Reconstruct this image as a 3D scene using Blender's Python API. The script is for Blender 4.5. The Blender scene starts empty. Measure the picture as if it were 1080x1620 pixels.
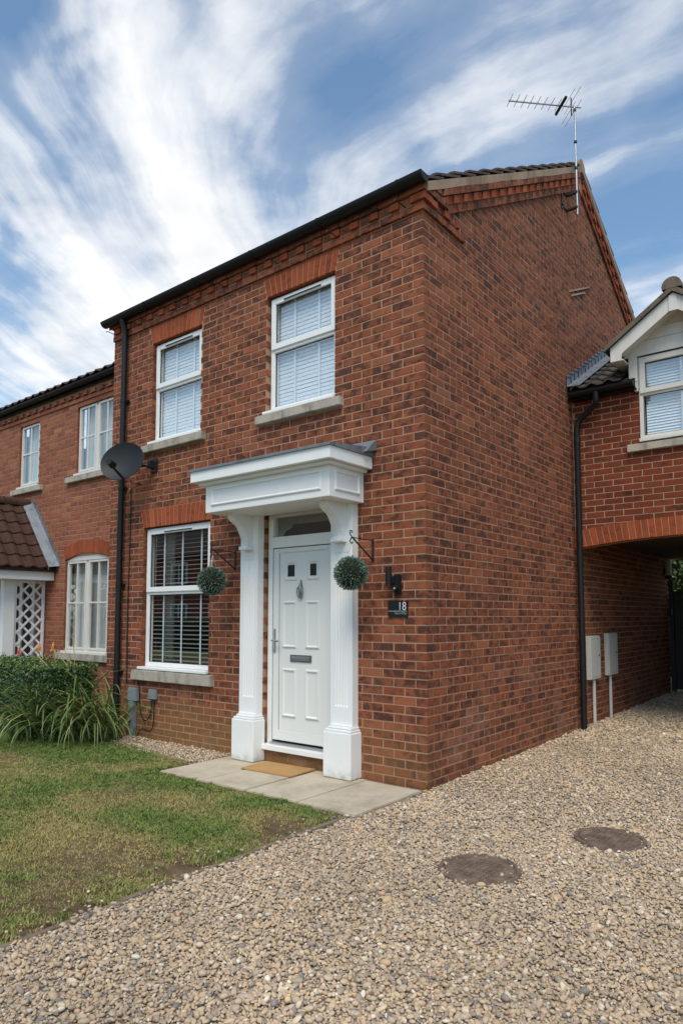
import bpy, bmesh, math, random
import numpy as np
from mathutils import Vector, Matrix
random.seed(7); rng = np.random.default_rng(7)
S = bpy.context.scene
COL = S.collection
R = math.radians

# ------------------------------------------------------------------ camera
CAM = Vector((3.0197, -4.8603, 1.4191)); YAW, PITCH, FPX = -0.669, 0.0754, 1077.9
cd = bpy.data.cameras.new('camera'); cam = bpy.data.objects.new('camera', cd); COL.objects.link(cam)
cam.location = CAM; cam.rotation_euler = (math.pi/2 + PITCH, 0, -YAW)
cd.sensor_fit = 'VERTICAL'; cd.sensor_height = 36.0; cd.lens = FPX/1620*36.0
cd.shift_x = -11.1/1620; cd.shift_y = 83.6/1620
cd.clip_start = 0.05; cd.clip_end = 2000
S.camera = cam

# ------------------------------------------------------------------ node helpers
class NT:
    def __init__(s, tree): s.t = tree; s.n = tree.nodes; s.l = tree.links
    def node(s, typ, **kw):
        n = s.n.new(typ)
        for k, v in kw.items():
            if k in n.bl_rna.properties: setattr(n, k, v)
            else: n.inputs[k.replace('_', ' ')].default_value = v
        return n
    def link(s, a, b): s.l.new(a, b)
    def setin(s, sock, v):
        if hasattr(v, 'is_output') or isinstance(v, bpy.types.NodeSocket): s.l.new(v, sock)
        else: sock.default_value = v
    def math(s, op, a, b=0.0, c=0.0, clamp=False):
        n = s.n.new('ShaderNodeMath'); n.operation = op; n.use_clamp = clamp
        for i, v in enumerate((a, b, c)): s.setin(n.inputs[i], v)
        return n.outputs[0]
    def vmath(s, op, a, b=(0, 0, 0)):
        n = s.n.new('ShaderNodeVectorMath'); n.operation = op
        s.setin(n.inputs[0], a); s.setin(n.inputs[1], b); return n.outputs[0]
    def noise(s, vec, scale, detail=3, rough=0.55, dist=0.0, out=0):
        n = s.n.new('ShaderNodeTexNoise')
        if vec is not None: s.l.new(vec, n.inputs['Vector'])
        n.inputs['Scale'].default_value = scale; n.inputs['Detail'].default_value = detail
        n.inputs['Roughness'].default_value = rough; n.inputs['Distortion'].default_value = dist
        return n.outputs[out]
    def ramp(s, fac, stops, interp='LINEAR'):
        n = s.n.new('ShaderNodeValToRGB'); s.setin(n.inputs[0], fac); cr = n.color_ramp; cr.interpolation = interp
        while len(cr.elements) > 1: cr.elements.remove(cr.elements[-1])
        for i, (p, c) in enumerate(stops):
            e = cr.elements[0] if i == 0 else cr.elements.new(p)
            e.position = p
            e.color = (c, c, c, 1) if not hasattr(c, '__len__') else (*c, 1)
        return n.outputs[0]
    def mix(s, fac, a, b, blend='MIX'):
        n = s.n.new('ShaderNodeMix'); n.data_type = 'RGBA'; n.blend_type = blend
        s.setin(n.inputs[0], fac)
        for i, v in ((6, a), (7, b)):
            if isinstance(v, (tuple, list)): v = (*v, 1) if len(v) == 3 else v
            s.setin(n.inputs[i], v)
        return n.outputs[2]
    def pos(s): return s.n.new('ShaderNodeNewGeometry').outputs['Position']
    def scalev(s, v, sc):
        n = s.n.new('ShaderNodeMapping'); s.l.new(v, n.inputs[0]); n.inputs['Scale'].default_value = sc; return n.outputs[0]

def material(name, col=(.5, .5, .5), rough=.6, metal=0.0, spec=.5, build=None):
    m = bpy.data.materials.new(name); m.use_nodes = True
    nt = NT(m.node_tree); b = nt.n['Principled BSDF']
    b.inputs['Base Color'].default_value = (*col, 1); b.inputs['Roughness'].default_value = rough
    b.inputs['Metallic'].default_value = metal; b.inputs['Specular IOR Level'].default_value = spec
    if build: build(nt, b)
    return m
def bump(nt, b, h, strength, dist):
    n = nt.n.new('ShaderNodeBump'); n.inputs['Strength'].default_value = strength; n.inputs['Distance'].default_value = dist
    nt.l.new(h, n.inputs['Height']); nt.l.new(n.outputs[0], b.inputs['Normal'])

# ------------------------------------------------------------------ world, sun, exposure
PUFFS = (((-.678, .5, .539), .93, 1.02, .36), ((-.82, .46, .34), .955, 1.01, .40), ((-.80, .34, .50), .972, 1.01, .30), ((-.488, .591, .643), .972, 1.01, -.22), ((-.807, .385, .447), .982, 1.005, -.30), ((-.733, .327, .597), .972, 1.01, -.28))
SUN_EL, SUN_AZ = R(57), R(148)      # azimuth clockwise from +Y
W = bpy.data.worlds.new('World'); S.world = W; W.use_nodes = True
nt = NT(W.node_tree); bg = nt.n['Background']
sky = nt.n.new('ShaderNodeTexSky'); sky.sky_type = 'NISHITA'; sky.sun_disc = False
sky.sun_elevation = SUN_EL; sky.sun_rotation = SUN_AZ; sky.air_density = 1.0; sky.dust_density = .8; sky.ozone_density = 1.0
dirv = nt.vmath('NORMALIZE', nt.n.new('ShaderNodeTexCoord').outputs['Generated'])
sep = nt.n.new('ShaderNodeSeparateXYZ'); nt.link(dirv, sep.inputs[0])
zc = nt.math('MAXIMUM', sep.outputs[2], 0.06)
px = nt.math('DIVIDE', sep.outputs[0], zc); py = nt.math('DIVIDE', sep.outputs[1], zc)
bend = nt.math('SMOOTH_MAX', nt.math('SUBTRACT', -1.0, px), 0.0, 0.35)
comb0 = nt.n.new('ShaderNodeCombineXYZ'); nt.link(px, comb0.inputs[0]); nt.link(py, comb0.inputs[1])
warp = nt.noise(comb0.outputs[0], 1.7, 3, .5)
fine = nt.noise(comb0.outputs[0], 9.0, 5, .6)
yp = nt.math('ADD', nt.math('MULTIPLY_ADD', bend, -1.4, py), nt.math('ADD', nt.math('MULTIPLY_ADD', warp, .22, -.11), nt.math('MULTIPLY_ADD', fine, .05, -.025)))
comb = nt.n.new('ShaderNodeCombineXYZ'); nt.link(nt.math('MULTIPLY', px, 1.0), comb.inputs[0]); nt.link(nt.math('MULTIPLY', yp, 4.0), comb.inputs[1])
streak = nt.noise(comb.outputs[0], 1.8, 9, .58, 0.0)
soft = nt.noise(comb0.outputs[0], 2.4, 8, .55, 0.0)
bands = nt.ramp(nt.math('MULTIPLY_ADD', yp, .25, .25), [((y + 1)/4, v) for y, v in
    [(-1, .45), (-.55, .45), (-.3, .28), (-.12, .42), (.02, .36), (.2, .14), (.40, .26), (.56, .60), (.7, .66), (.82, .52), (.93, .3), (1.02, .46), (1.12, .66),
     (1.24, .68), (1.34, .34), (1.41, .42), (1.49, .66), (1.57, .32), (1.68, .12), (1.9, .25), (2.1, .66), (2.6, .5), (3, .5)]], 'EASE')
dens = nt.math('ADD', nt.math('MULTIPLY_ADD', streak, .70, -.36), nt.math('MULTIPLY_ADD', soft, .85, -.45))
dens = nt.math('ADD', dens, bands)
def puff(d, lo, hi, amp):      # a cloud bank lying in one direction
    n = nt.n.new('ShaderNodeVectorMath'); n.operation = 'DOT_PRODUCT'; nt.link(nt.vmath('ADD', dirv, wv), n.inputs[0]); n.inputs[1].default_value = d
    return nt.math('MULTIPLY', nt.ramp(n.outputs['Value'], [(lo, 0.0), (hi, 1.0)], 'EASE'), amp)
wn = nt.n.new('ShaderNodeTexNoise'); nt.link(dirv, wn.inputs['Vector']); wn.inputs['Scale'].default_value = 3.2; wn.inputs['Detail'].default_value = 6
wv0 = nt.vmath('SUBTRACT', wn.outputs['Color'], (.5, .5, .5))
wsc = nt.n.new('ShaderNodeVectorMath'); wsc.operation = 'SCALE'; nt.link(wv0, wsc.inputs[0]); wsc.inputs['Scale'].default_value = .22
wv = wsc.outputs[0]
for d_, lo_, hi_, amp_ in PUFFS: dens = nt.math('ADD', dens, puff(d_, lo_, hi_, amp_))
cov = nt.ramp(dens, [(.16, 0.02), (.46, .17), (.70, .62), (1.0, 1.0)])
cloudcol = nt.ramp(nt.math('ADD', nt.math('MULTIPLY', soft, .75), nt.math('MULTIPLY', streak, .25)), [(.3, (.46, .475, .495)), (.56, (.62, .625, .63))])
skyc = nt.vmath('SCALE', sky.outputs[0]); skyc.node.inputs['Scale'].default_value = .106
skyc = nt.mix(1.0, skyc, (.86, 1.03, 1.04), 'MULTIPLY')
nt.link(nt.mix(cov, skyc, cloudcol), bg.inputs['Color']); bg.inputs['Strength'].default_value = 1.0
ld = bpy.data.lights.new('sun', 'SUN'); ld.energy = 1.75; ld.angle = R(34); ld.color = (1, .91, .77)
sun = bpy.data.objects.new('sun', ld); COL.objects.link(sun)
sd = Vector((math.sin(SUN_AZ)*math.cos(SUN_EL), math.cos(SUN_AZ)*math.cos(SUN_EL), math.sin(SUN_EL)))
sun.rotation_euler = sd.to_track_quat('Z', 'Y').to_euler(); sun.location = (4, -6, 12)
S.view_settings.view_transform = 'Standard'; S.view_settings.look = 'None'
S.view_settings.gamma = 1; S.view_settings.exposure = 0.78
S.view_settings.use_curve_mapping = False

# ------------------------------------------------------------------ mesh helpers
class MB:
    def __init__(s): s.v = []; s.f = []; s.attr = []
    def add(s, vs, fs, a=None):
        o = len(s.v); s.v += [tuple(v) for v in vs]; s.f += [tuple(i + o for i in f) for f in fs]
        if a is not None: s.attr += [a]*len(vs)
        return s
    def box(s, x0, x1, y0, y1, z0, z1, bev=0.0, a=None):
        if bev <= 0:
            vs = [(x, y, z) for z in (z0, z1) for y in (y0, y1) for x in (x0, x1)]
            fs = [(0, 2, 3, 1), (4, 5, 7, 6), (0, 1, 5, 4), (2, 6, 7, 3), (0, 4, 6, 2), (1, 3, 7, 5)]
            return s.add(vs, fs, a)
        bm = bmesh.new(); bmesh.ops.create_cube(bm, size=1)
        bmesh.ops.scale(bm, vec=(x1 - x0, y1 - y0, z1 - z0), verts=bm.verts)
        bmesh.ops.bevel(bm, geom=bm.edges[:], offset=min(bev, .45*min(x1 - x0, y1 - y0, z1 - z0)), segments=2, affect='EDGES')
        bmesh.ops.translate(bm, vec=((x0 + x1)/2, (y0 + y1)/2, (z0 + z1)/2), verts=bm.verts)
        bm.verts.index_update()
        s.add([v.co[:] for v in bm.verts], [[v.index for v in f.verts] for f in bm.faces], a); bm.free(); return s
    def prism(s, poly, ext, axis):
        # poly in the two axes other than `axis`, extruded from ext[0] to ext[1]
        n = len(poly); vs = []
        for e in ext:
            for p in poly:
                if axis == 'x': vs.append((e, p[0], p[1]))
                elif axis == 'y': vs.append((p[0], e, p[1]))
                else: vs.append((p[0], p[1], e))
        fs = [tuple(range(n)), tuple(range(2*n - 1, n - 1, -1))] + [(i, i + n, (i + 1) % n + n, (i + 1) % n) for i in range(n)]
        return s.add(vs, fs)
    def tube(s, pts, r, seg=8, cap=True):
        pts = [Vector(p) for p in pts]; rs = r if hasattr(r, '__len__') else [r]*len(pts)
        o = len(s.v); n = len(pts); up0 = None
        for i, p in enumerate(pts):
            t = (pts[min(i + 1, n - 1)] - pts[max(i - 1, 0)]).normalized()
            if up0 is None: up0 = Vector((0, 0, 1)) if abs(t.z) < .9 else Vector((1, 0, 0))
            a = t.cross(up0).normalized(); b = a.cross(t).normalized(); up0 = b
            for k in range(seg):
                an = 2*math.pi*k/seg; s.v.append(tuple(p + (a*math.cos(an) + b*math.sin(an))*rs[i]))
        for i in range(n - 1):
            for k in range(seg):
                k2 = (k + 1) % seg
                s.f.append((o + i*seg + k, o + i*seg + k2, o + (i + 1)*seg + k2, o + (i + 1)*seg + k))
        if cap:
            s.f.append(tuple(o + k for k in range(seg - 1, -1, -1))); s.f.append(tuple(o + (n - 1)*seg + k for k in range(seg)))
        return s
    def strip(s, a, b):   # ruled surface between two polylines
        o = len(s.v); s.v += [tuple(p) for p in a] + [tuple(p) for p in b]; n = len(a)
        for i in range(n - 1): s.f.append((o + i, o + i + 1, o + n + i + 1, o + n + i))
        return s

WLOC = {}
def mesh_of(name, mb, mat, smooth=False, off=(0, 0, 0), fix=True):
    me = bpy.data.meshes.new(name)
    ox, oy, oz = off
    me.from_pydata([(x - ox, y - oy, z - oz) for x, y, z in mb.v], [], mb.f)
    if mb.attr and len(mb.attr) == len(mb.v):
        at = me.color_attributes.new('bc', 'FLOAT_COLOR', 'POINT')
        at.data.foreach_set('color', np.array([(*a, 1.0) for a in mb.attr], dtype=np.float32).ravel())
    if fix:
        bm = bmesh.new(); bm.from_mesh(me); bmesh.ops.recalc_face_normals(bm, faces=bm.faces); bm.to_mesh(me); bm.free()
    if mat: me.materials.append(MAT[mat] if isinstance(mat, str) else mat)
    if smooth:
        me.polygons.foreach_set('use_smooth', [True]*len(me.polygons))
        if hasattr(me, 'set_sharp_from_angle'): me.set_sharp_from_angle(angle=R(38))
    return me
def put(name, me, loc, parent=None, rotz=0.0):
    o = bpy.data.objects.new(name, me); COL.objects.link(o)
    loc = Vector(loc); WLOC[o] = loc
    if parent is not None: o.parent = parent; o.location = loc - WLOC[parent]
    else: o.location = loc
    o.rotation_euler = (0, 0, rotz)
    return o
def obj(name, mb, mat, parent=None, smooth=False, fix=True, kind=None):
    v = np.array(mb.v); lo = v.min(0); hi = v.max(0)
    off = ((lo[0] + hi[0])/2, (lo[1] + hi[1])/2, lo[2])
    o = put(name, mesh_of(name, mb, mat, smooth, off, fix), off, parent)
    if kind: o['kind'] = kind
    return o
def empty(name, loc, parent=None): return put(name, None, loc, parent)
def tag(o, label=None, cat=None, group=None, kind=None):
    for k, v in (('label', label), ('category', cat), ('group', group), ('kind', kind)):
        if v: o[k] = v
    return o
def bezier(p0, p1, p2, p3, n):
    out = []
    for i in range(n + 1):
        t = i/n; a = (1 - t)**3; b = 3*t*(1 - t)**2; c = 3*t*t*(1 - t); d = t**3
        out.append(tuple(a*q0 + b*q1 + c*q2 + d*q3 for q0, q1, q2, q3 in zip(p0, p1, p2, p3)))
    return out

# ------------------------------------------------------------------ materials
MAT = {}
def brick_mat(name, red, dark, orange, bias=0.0, stain=True):
    def build(nt, b):
        at = nt.n.new('ShaderNodeAttribute'); at.attribute_name = 'bc'
        sp = nt.n.new('ShaderNodeSeparateColor'); nt.link(at.outputs['Color'], sp.inputs[0])
        pos = nt.pos()
        offs = nt.vmath('SCALE', at.outputs['Color']); offs.node.inputs['Scale'].default_value = 37.0
        pv = nt.vmath('ADD', nt.scalev(pos, (1, 1, 1.25)), offs)
        sm = nt.noise(pv, 10.0, 2, .5, .9)
        f = nt.math('ADD', sm, nt.math('MULTIPLY_ADD', sp.outputs[0], .14, -.085 + bias))
        col = nt.ramp(f, [(.38, red), (.50, tuple(.58*r + .42*d for r, d in zip(red, dark))), (.61, dark)])
        col = nt.mix(nt.math('MULTIPLY', nt.ramp(sp.outputs[1], [(.80, 0.0), (.98, 1.0)]), .6), col, orange)
        fine = nt.noise(pos, 160, 3, .7)
        col = nt.mix(.55, col, nt.ramp(fine, [(.25, .55), (.5, .98), (.8, 1.35)]), 'MULTIPLY')
        col = nt.mix(1.0, col, nt.ramp(sp.outputs[2], [(0, .84), (1, 1.16)]), 'MULTIPLY')
        big = nt.noise(pos, .8, 5, .65)
        col = nt.mix(.8, col, nt.ramp(big, [(.3, .80), (.7, 1.16)]), 'MULTIPLY')
        if stain:   # ochre damp stain rising from the ground, and pale bloom low down
            sz = nt.n.new('ShaderNodeSeparateXYZ'); nt.link(pos, sz.inputs[0])
            st = nt.math('ADD', sz.outputs[2], nt.math('MULTIPLY_ADD', nt.noise(pos, 2.1, 4, .6), .62, -.31))
            k = nt.ramp(st, [(.02, .85), (.16, .72), (.44, .42), (.52, 0.0)])
            left = nt.ramp(nt.math('MULTIPLY', sz.outputs[0], -.2), [(.0, .45), (.12, .5), (.3, 1.0)])
            sidec = nt.ramp(sz.outputs[1], [(0.0, 1.0), (.2, .25)])
            k = nt.math('MULTIPLY', nt.math('MULTIPLY', k, left), sidec)
            col = nt.mix(nt.math('MULTIPLY', k, .8), col, (.235, .135, .05))
            bl = nt.math('MULTIPLY', nt.ramp(nt.noise(pos, 1.7, 4, .65), [(.53, 0.0), (.72, 1.0)]), nt.ramp(sz.outputs[2], [(.0, .8), (.9, .3), (1.0, .12)]))
            col = nt.mix(nt.math('MULTIPLY', bl, .4), col, (.36, .25, .21))
        nt.link(col, b.inputs['Base Color'])
        h = nt.math('ADD', nt.math('MULTIPLY', fine, .6), nt.math('MULTIPLY', nt.noise(pos, 60, 3, .6), 1.0))
        bump(nt, b, h, .5, .003)
    MAT[name] = material(name, red, .88, spec=.22, build=build)
brick_mat('brick', (.25, .075, .0365), (.088, .036, .0255), (.295, .106, .052))
brick_mat('brick_red', (.30, .07, .028), (.18, .045, .022), (.35, .10, .045), -.1, False)
brick_mat('brick_neighbour', (.285, .098, .058), (.215, .08, .052), (.36, .165, .08), -.05, False)
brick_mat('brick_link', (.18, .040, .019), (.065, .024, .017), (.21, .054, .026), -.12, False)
def b_mortar(c):
    def f(nt, b):
        pos = nt.pos(); n = nt.noise(pos, 3, 5, .65)
        col = nt.mix(.7, c, nt.ramp(n, [(.25, .62), (.7, 1.2)]), 'MULTIPLY')
        col = nt.mix(.5, col, nt.ramp(nt.noise(pos, 190, 2, .7), [(.2, .6), (.8, 1.3)]), 'MULTIPLY')
        nt.link(col, b.inputs['Base Color']); bump(nt, b, nt.noise(pos, 220, 3, .7), .6, .003)
    return f
MAT['mortar'] = material('mortar', rough=.95, spec=.1, build=b_mortar((.405, .238, .15)))
MAT['mortar_pale'] = material('mortar_pale', rough=.95, spec=.1, build=b_mortar((.40, .27, .18)))
def b_white(c, dirt):
    def f(nt, b):
        pos = nt.pos()
        k = nt.ramp(nt.noise(nt.scalev(pos, (3, 3, .7)), 4, 5, .65), [(.35, 0.0), (.75, 1.0)])
        col = nt.mix(nt.math('MULTIPLY', k, dirt), c, tuple(x*y for x, y in zip(c, (.72, .68, .6))))
        sz = nt.n.new('ShaderNodeSeparateXYZ'); nt.link(pos, sz.inputs[0])
        low = nt.math('MULTIPLY', nt.ramp(nt.math('ADD', sz.outputs[2], nt.math('MULTIPLY_ADD', nt.noise(pos, 14, 5, .7), .22, -.11)), [(.0, .7), (.07, .12), (.14, 0.0)]), 1.0)
        nt.link(nt.mix(low, col, (.36, .31, .24)), b.inputs['Base Color'])
        bump(nt, b, nt.noise(pos, 35, 3, .6), .05, .003)
    return f
MAT['white_paint'] = material('white_paint', rough=.42, build=b_white((.80, .805, .80), .12))
MAT['upvc'] = material('upvc', rough=.25, build=b_white((.80, .805, .80), .10))
MAT['upvc_old'] = material('upvc_old', rough=.4, build=b_white((.66, .645, .615), .35))
MAT['door_white'] = material('door_white', rough=.35, build=b_white((.73, .735, .715), .08))
def b_stone(c, d, sc, bs):
    def f(nt, b):
        pos = nt.pos(); n = nt.noise(nt.scalev(pos, (1, 1, .45)), sc, 6, .7, .3)
        col = nt.ramp(n, [(.28, d), (.5, c), (.75, tuple(min(1, x*1.2) for x in c))])
        col = nt.mix(.6, col, nt.ramp(nt.noise(pos, 120, 3, .7), [(.2, .6), (.8, 1.3)]), 'MULTIPLY')
        nt.link(col, b.inputs['Base Color']); bump(nt, b, nt.noise(pos, 70, 4, .7), bs, .006)
    return f
MAT['sill_stone'] = material('sill_stone', rough=.9, spec=.2, build=b_stone((.40, .36, .30), (.15, .13, .11), 6, .5))
MAT['slab'] = material('slab', rough=.9, spec=.2, build=b_stone((.45, .39, .30), (.31, .26, .195), 2.2, .35))
MAT['verge_cement'] = material('verge_cement', rough=.95, spec=.1, build=b_stone((.33, .235, .175), (.16, .11, .085), 3, .8))
MAT['verge_moss'] = material('verge_moss', rough=.95, spec=.1, build=b_stone((.165, .135, .105), (.085, .07, .056), 5, .8))
MAT['roof_tile'] = material('roof_tile', rough=.9, spec=.2, build=b_stone((.095, .068, .055), (.045, .036, .032), 7, .7))
MAT['porch_tile'] = material('porch_tile', rough=.85, spec=.2, build=b_stone((.062, .031, .023), (.033, .02, .017), 9, .7))
MAT['grey_tile'] = material('grey_tile', rough=.85, spec=.3, build=b_stone((.062, .054, .048), (.026, .023, .021), 9, .8))
MAT['lead'] = material('lead', rough=.45, metal=.35, build=b_stone((.19, .215, .25), (.10, .115, .135), 8, .3))
MAT['edging'] = material('edging', rough=.95, spec=.1, build=b_stone((.20, .155, .11), (.09, .065, .045), 9, .9))
MAT['black_plastic'] = material('black_plastic', (.009, .009, .01), .5, spec=.3)
MAT['black_iron'] = material('black_iron', (.012, .011, .011), .5)
MAT['dish'] = material('dish', rough=.55, spec=.3, build=b_stone((.016, .019, .023), (.011, .013, .016), 5, .06))
MAT['grey_plastic'] = material('grey_plastic', (.20, .225, .25), .5)
MAT['meter_white'] = material('meter_white', rough=.55, build=b_white((.50, .49, .47), .4))
MAT['alu'] = material('alu', (.45, .46, .47), .38, metal=.8)
MAT['chrome'] = material('chrome', (.6, .6, .6), .18, metal=1.0)
MAT['pewter'] = material('pewter', (.27, .27, .275), .35, metal=.8)
MAT['grey_metal'] = material('grey_metal', (.30, .33, .33), .4, metal=.5)
MAT['dark_slot'] = material('dark_slot', (.02, .02, .021), .6)
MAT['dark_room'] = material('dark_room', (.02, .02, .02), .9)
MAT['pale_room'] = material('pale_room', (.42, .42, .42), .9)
MAT['blind_white'] = material('blind_white', (.84, .86, .88), .55)
MAT['blind_grey'] = material('blind_grey', (.28, .265, .255), .45)
MAT['tape'] = material('tape', (.82, .86, .9), .8)
MAT['curtain'] = material('curtain', (.6, .61, .58), .9)
MAT['sign_black'] = material('sign_black', (.008, .009, .011), .4)
MAT['sign_white'] = material('sign_white', (.75, .78, .8), .5)
MAT['sign_grey'] = material('sign_grey', (.24, .31, .31), .5)
MAT['gate_black'] = material('gate_black', (.014, .015, .018), .55)
MAT['ceiling'] = material('ceiling', (.07, .05, .04), .9)
MAT['flower_red'] = material('flower_red', (.62, .075, .02), .6)
MAT['flower_orange'] = material('flower_orange', (.68, .30, .07), .6)
def b_glass(tint, f0):
    def f(nt, b):
        out = nt.n['Material Output']; tr = nt.n.new('ShaderNodeBsdfTransparent'); tr.inputs[0].default_value = (*tint, 1)
        gl = nt.n.new('ShaderNodeBsdfGlossy'); gl.inputs['Roughness'].default_value = 0.0; gl.inputs[0].default_value = (1, 1, 1, 1)
        lw = nt.n.new('ShaderNodeLayerWeight'); lw.inputs[0].default_value = .5
        fac = nt.math('MULTIPLY_ADD', nt.math('POWER', lw.outputs['Facing'], 4.0), 1 - f0, f0)
        mx = nt.n.new('ShaderNodeMixShader'); nt.link(fac, mx.inputs[0]); nt.link(tr.outputs[0], mx.inputs[1]); nt.link(gl.outputs[0], mx.inputs[2])
        bp = nt.n.new('ShaderNodeBump'); bp.inputs['Strength'].default_value = .02; bp.inputs['Distance'].default_value = .01
        nt.link(nt.noise(nt.pos(), 2.2, 2, .5), bp.inputs['Height']); nt.link(bp.outputs[0], gl.inputs['Normal'])
        nt.link(mx.outputs[0], out.inputs['Surface'])
    return f
MAT['glass'] = material('glass', build=b_glass((.92, .95, .96), .22))
def b_mat_coir(nt, b):
    pos = nt.pos()
    col = nt.ramp(nt.noise(pos, 260, 3, .7), [(.25, (.30, .17, .07)), (.55, (.52, .31, .135)), (.8, (.62, .41, .20))])
    col = nt.mix(.5, col, nt.ramp(nt.noise(pos, 6, 3, .6), [(.3, .8), (.7, 1.1)]), 'MULTIPLY')
    nt.link(col, b.inputs['Base Color']); bump(nt, b, nt.noise(pos, 300, 2, .8), 1.0, .006)
MAT['coir'] = material('coir', rough=1.0, spec=.05, build=b_mat_coir)
def b_rust(nt, b):
    pos = nt.pos()
    col = nt.ramp(nt.noise(pos, 14, 5, .7), [(.3, (.095, .066, .05)), (.5, (.15, .106, .08)), (.72, (.24, .18, .135))])
    nt.link(col, b.inputs['Base Color']); bump(nt, b, nt.noise(pos, 90, 4, .7), .7, .006)
MAT['rust_cover'] = material('rust_cover', rough=.9, spec=.2, build=b_rust)
def b_gravelbase(nt, b):
    pos = nt.pos(); v = nt.n.new('ShaderNodeTexVoronoi'); nt.link(pos, v.inputs['Vector']); v.inputs['Scale'].default_value = 62
    sp = nt.n.new('ShaderNodeSeparateColor'); nt.link(v.outputs['Color'], sp.inputs[0])
    col = nt.ramp(sp.outputs[0], [(0, (.20, .15, .10)), (.4, (.31, .235, .16)), (.8, (.42, .33, .22)), (1, (.48, .40, .29))])
    nt.link(col, b.inputs['Base Color']); bump(nt, b, nt.math('MULTIPLY', v.outputs['Distance'], -1.0), 1.0, .02)
MAT['gravel_base'] = material('gravel_base', rough=.95, spec=.15, build=b_gravelbase)
def b_pebble(nt, b):
    oi = nt.n.new('ShaderNodeObjectInfo'); pos = nt.pos()
    col = nt.ramp(oi.outputs['Random'], [(0, (.18, .165, .16)), (.06, (.27, .225, .19)), (.2, (.37, .285, .205)), (.4, (.46, .345, .23)), (.55, (.52, .395, .26)), (.68, (.41, .33, .26)),
                  (.78, (.55, .40, .235)), (.86, (.49, .325, .21)), (.93, (.58, .48, .35)), (.985, (.62, .53, .41)), (1, (.68, .61, .50))])
    col = nt.mix(.5, col, nt.ramp(nt.noise(pos, 130, 3, .65), [(.25, .65), (.75, 1.3)]), 'MULTIPLY')
    col = nt.mix(1.0, col, nt.ramp(nt.noise(pos, .9, 5, .65), [(.3, .78), (.7, 1.12)]), 'MULTIPLY')
    nt.link(col, b.inputs['Base Color']); bump(nt, b, nt.noise(pos, 260, 3, .6), .3, .002)
MAT['pebble'] = material('pebble', rough=.8, spec=.3, build=b_pebble)
def b_soil(nt, b):
    pos = nt.pos()
    col = nt.ramp(nt.noise(pos, 5, 6, .7), [(.3, (.12, .078, .046)), (.55, (.20, .138, .083)), (.75, (.29, .215, .135))])
    nt.link(col, b.inputs['Base Color']); bump(nt, b, nt.noise(pos, 45, 5, .75), 1.0, .03)
MAT['soil'] = material('soil', rough=1.0, spec=.05, build=b_soil)
def b_grass(nt, b):
    oi = nt.n.new('ShaderNodeObjectInfo')
    at = nt.n.new('ShaderNodeAttribute'); at.attribute_type = 'INSTANCER'; at.attribute_name = 'dry'
    g = nt.ramp(oi.outputs['Random'], [(0, (.062, .115, .022)), (.5, (.105, .175, .034)), (1, (.18, .25, .058))])
    d = nt.ramp(oi.outputs['Random'], [(0, (.29, .225, .09)), (.5, (.42, .335, .14)), (1, (.28, .27, .08))])
    nt.link(nt.mix(at.outputs['Fac'], g, d), b.inputs['Base Color'])
MAT['grass'] = material('grass', rough=.7, spec=.25, build=b_grass)
def b_leaf(stops, rough=.5):
    def f(nt, b):
        at = nt.n.new('ShaderNodeAttribute'); at.attribute_name = 'bc'
        sp = nt.n.new('ShaderNodeSeparateColor'); nt.link(at.outputs['Color'], sp.inputs[0])
        nt.link(nt.ramp(sp.outputs[0], stops), b.inputs['Base Color'])
    return f
MAT['ball_leaf'] = material('ball_leaf', rough=.5, build=b_leaf([(0, (.04, .065, .08)), (.3, (.085, .125, .145)), (.5, (.085, .14, .09)), (.75, (.16, .26, .12)), (1, (.25, .33, .33))]))
MAT['hedge_leaf'] = material('hedge_leaf', rough=.45, build=b_leaf([(0, (.020, .046, .010)), (.5, (.040, .086, .017)), (.85, (.070, .135, .025)), (1, (.13, .205, .04))]))
MAT['strap_green'] = material('strap_green', (.088, .145, .032), .5)
MAT['strap_light'] = material('strap_light', (.19, .225, .066), .5)
MAT['strap_dry'] = material('strap_dry', (.40, .30, .15), .8)
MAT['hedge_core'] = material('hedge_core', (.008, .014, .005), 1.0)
def b_asphalt(nt, b):
    pos = nt.pos(); nt.link(nt.ramp(nt.noise(pos, 1.2, 5, .6), [(.3, (.10, .12, .05)), (.7, (.16, .16, .08))]), b.inputs['Base Color'])
MAT['far_ground'] = material('far_ground', rough=1.0, spec=.05, build=b_asphalt)

# ------------------------------------------------------------------ ground
def gz(y): return .014*max(y, 0.0)
mb = MB(); N = 400.0
mb.add([(-N, -N, -.09), (N, -N, -.09), (N, N, -.09), (-N, N, -.09)], [(0, 1, 2, 3)])
tag(obj('ground', mb, 'far_ground'), kind='structure')
mb = MB(); ys = [-9, -6, -4, -3, -2, -1, 0, 1, 2, 3, 4, 5, 6, 7, 8, 9, 12]
mb.strip([(.0, y, gz(y) + .001) for y in ys], [(7.5, y, gz(y) + .001) for y in ys])
tag(obj('gravel_driveway', mb, 'gravel_base'), kind='structure')
mb = MB()
mb.strip([(-4.7, y, -.006) for y in (-.55, 0)], [(-2.3, y, -.006) for y in (-.55, 0)])
tag(obj('gravel_border', mb, 'gravel_base'), kind='structure')
# soil under the lawn
nx, ny = 60, 30; mb = MB(); vs = []
for j in range(ny + 1):
    for i in range(nx + 1):
        x = -14 + 13.97*i/nx; y = -9 + 8.55*j/ny
        vs.append((x, y, -.012 + .012*math.sin(x*3.1 + y)*math.cos(y*2.3) - (.02 if x > -.15 else 0)))
mb.add(vs, [(j*(nx + 1) + i, j*(nx + 1) + i + 1, (j + 1)*(nx + 1) + i + 1, (j + 1)*(nx + 1) + i) for j in range(ny) for i in range(nx)])
tag(obj('lawn', mb, 'soil', smooth=True), kind='structure')
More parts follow.
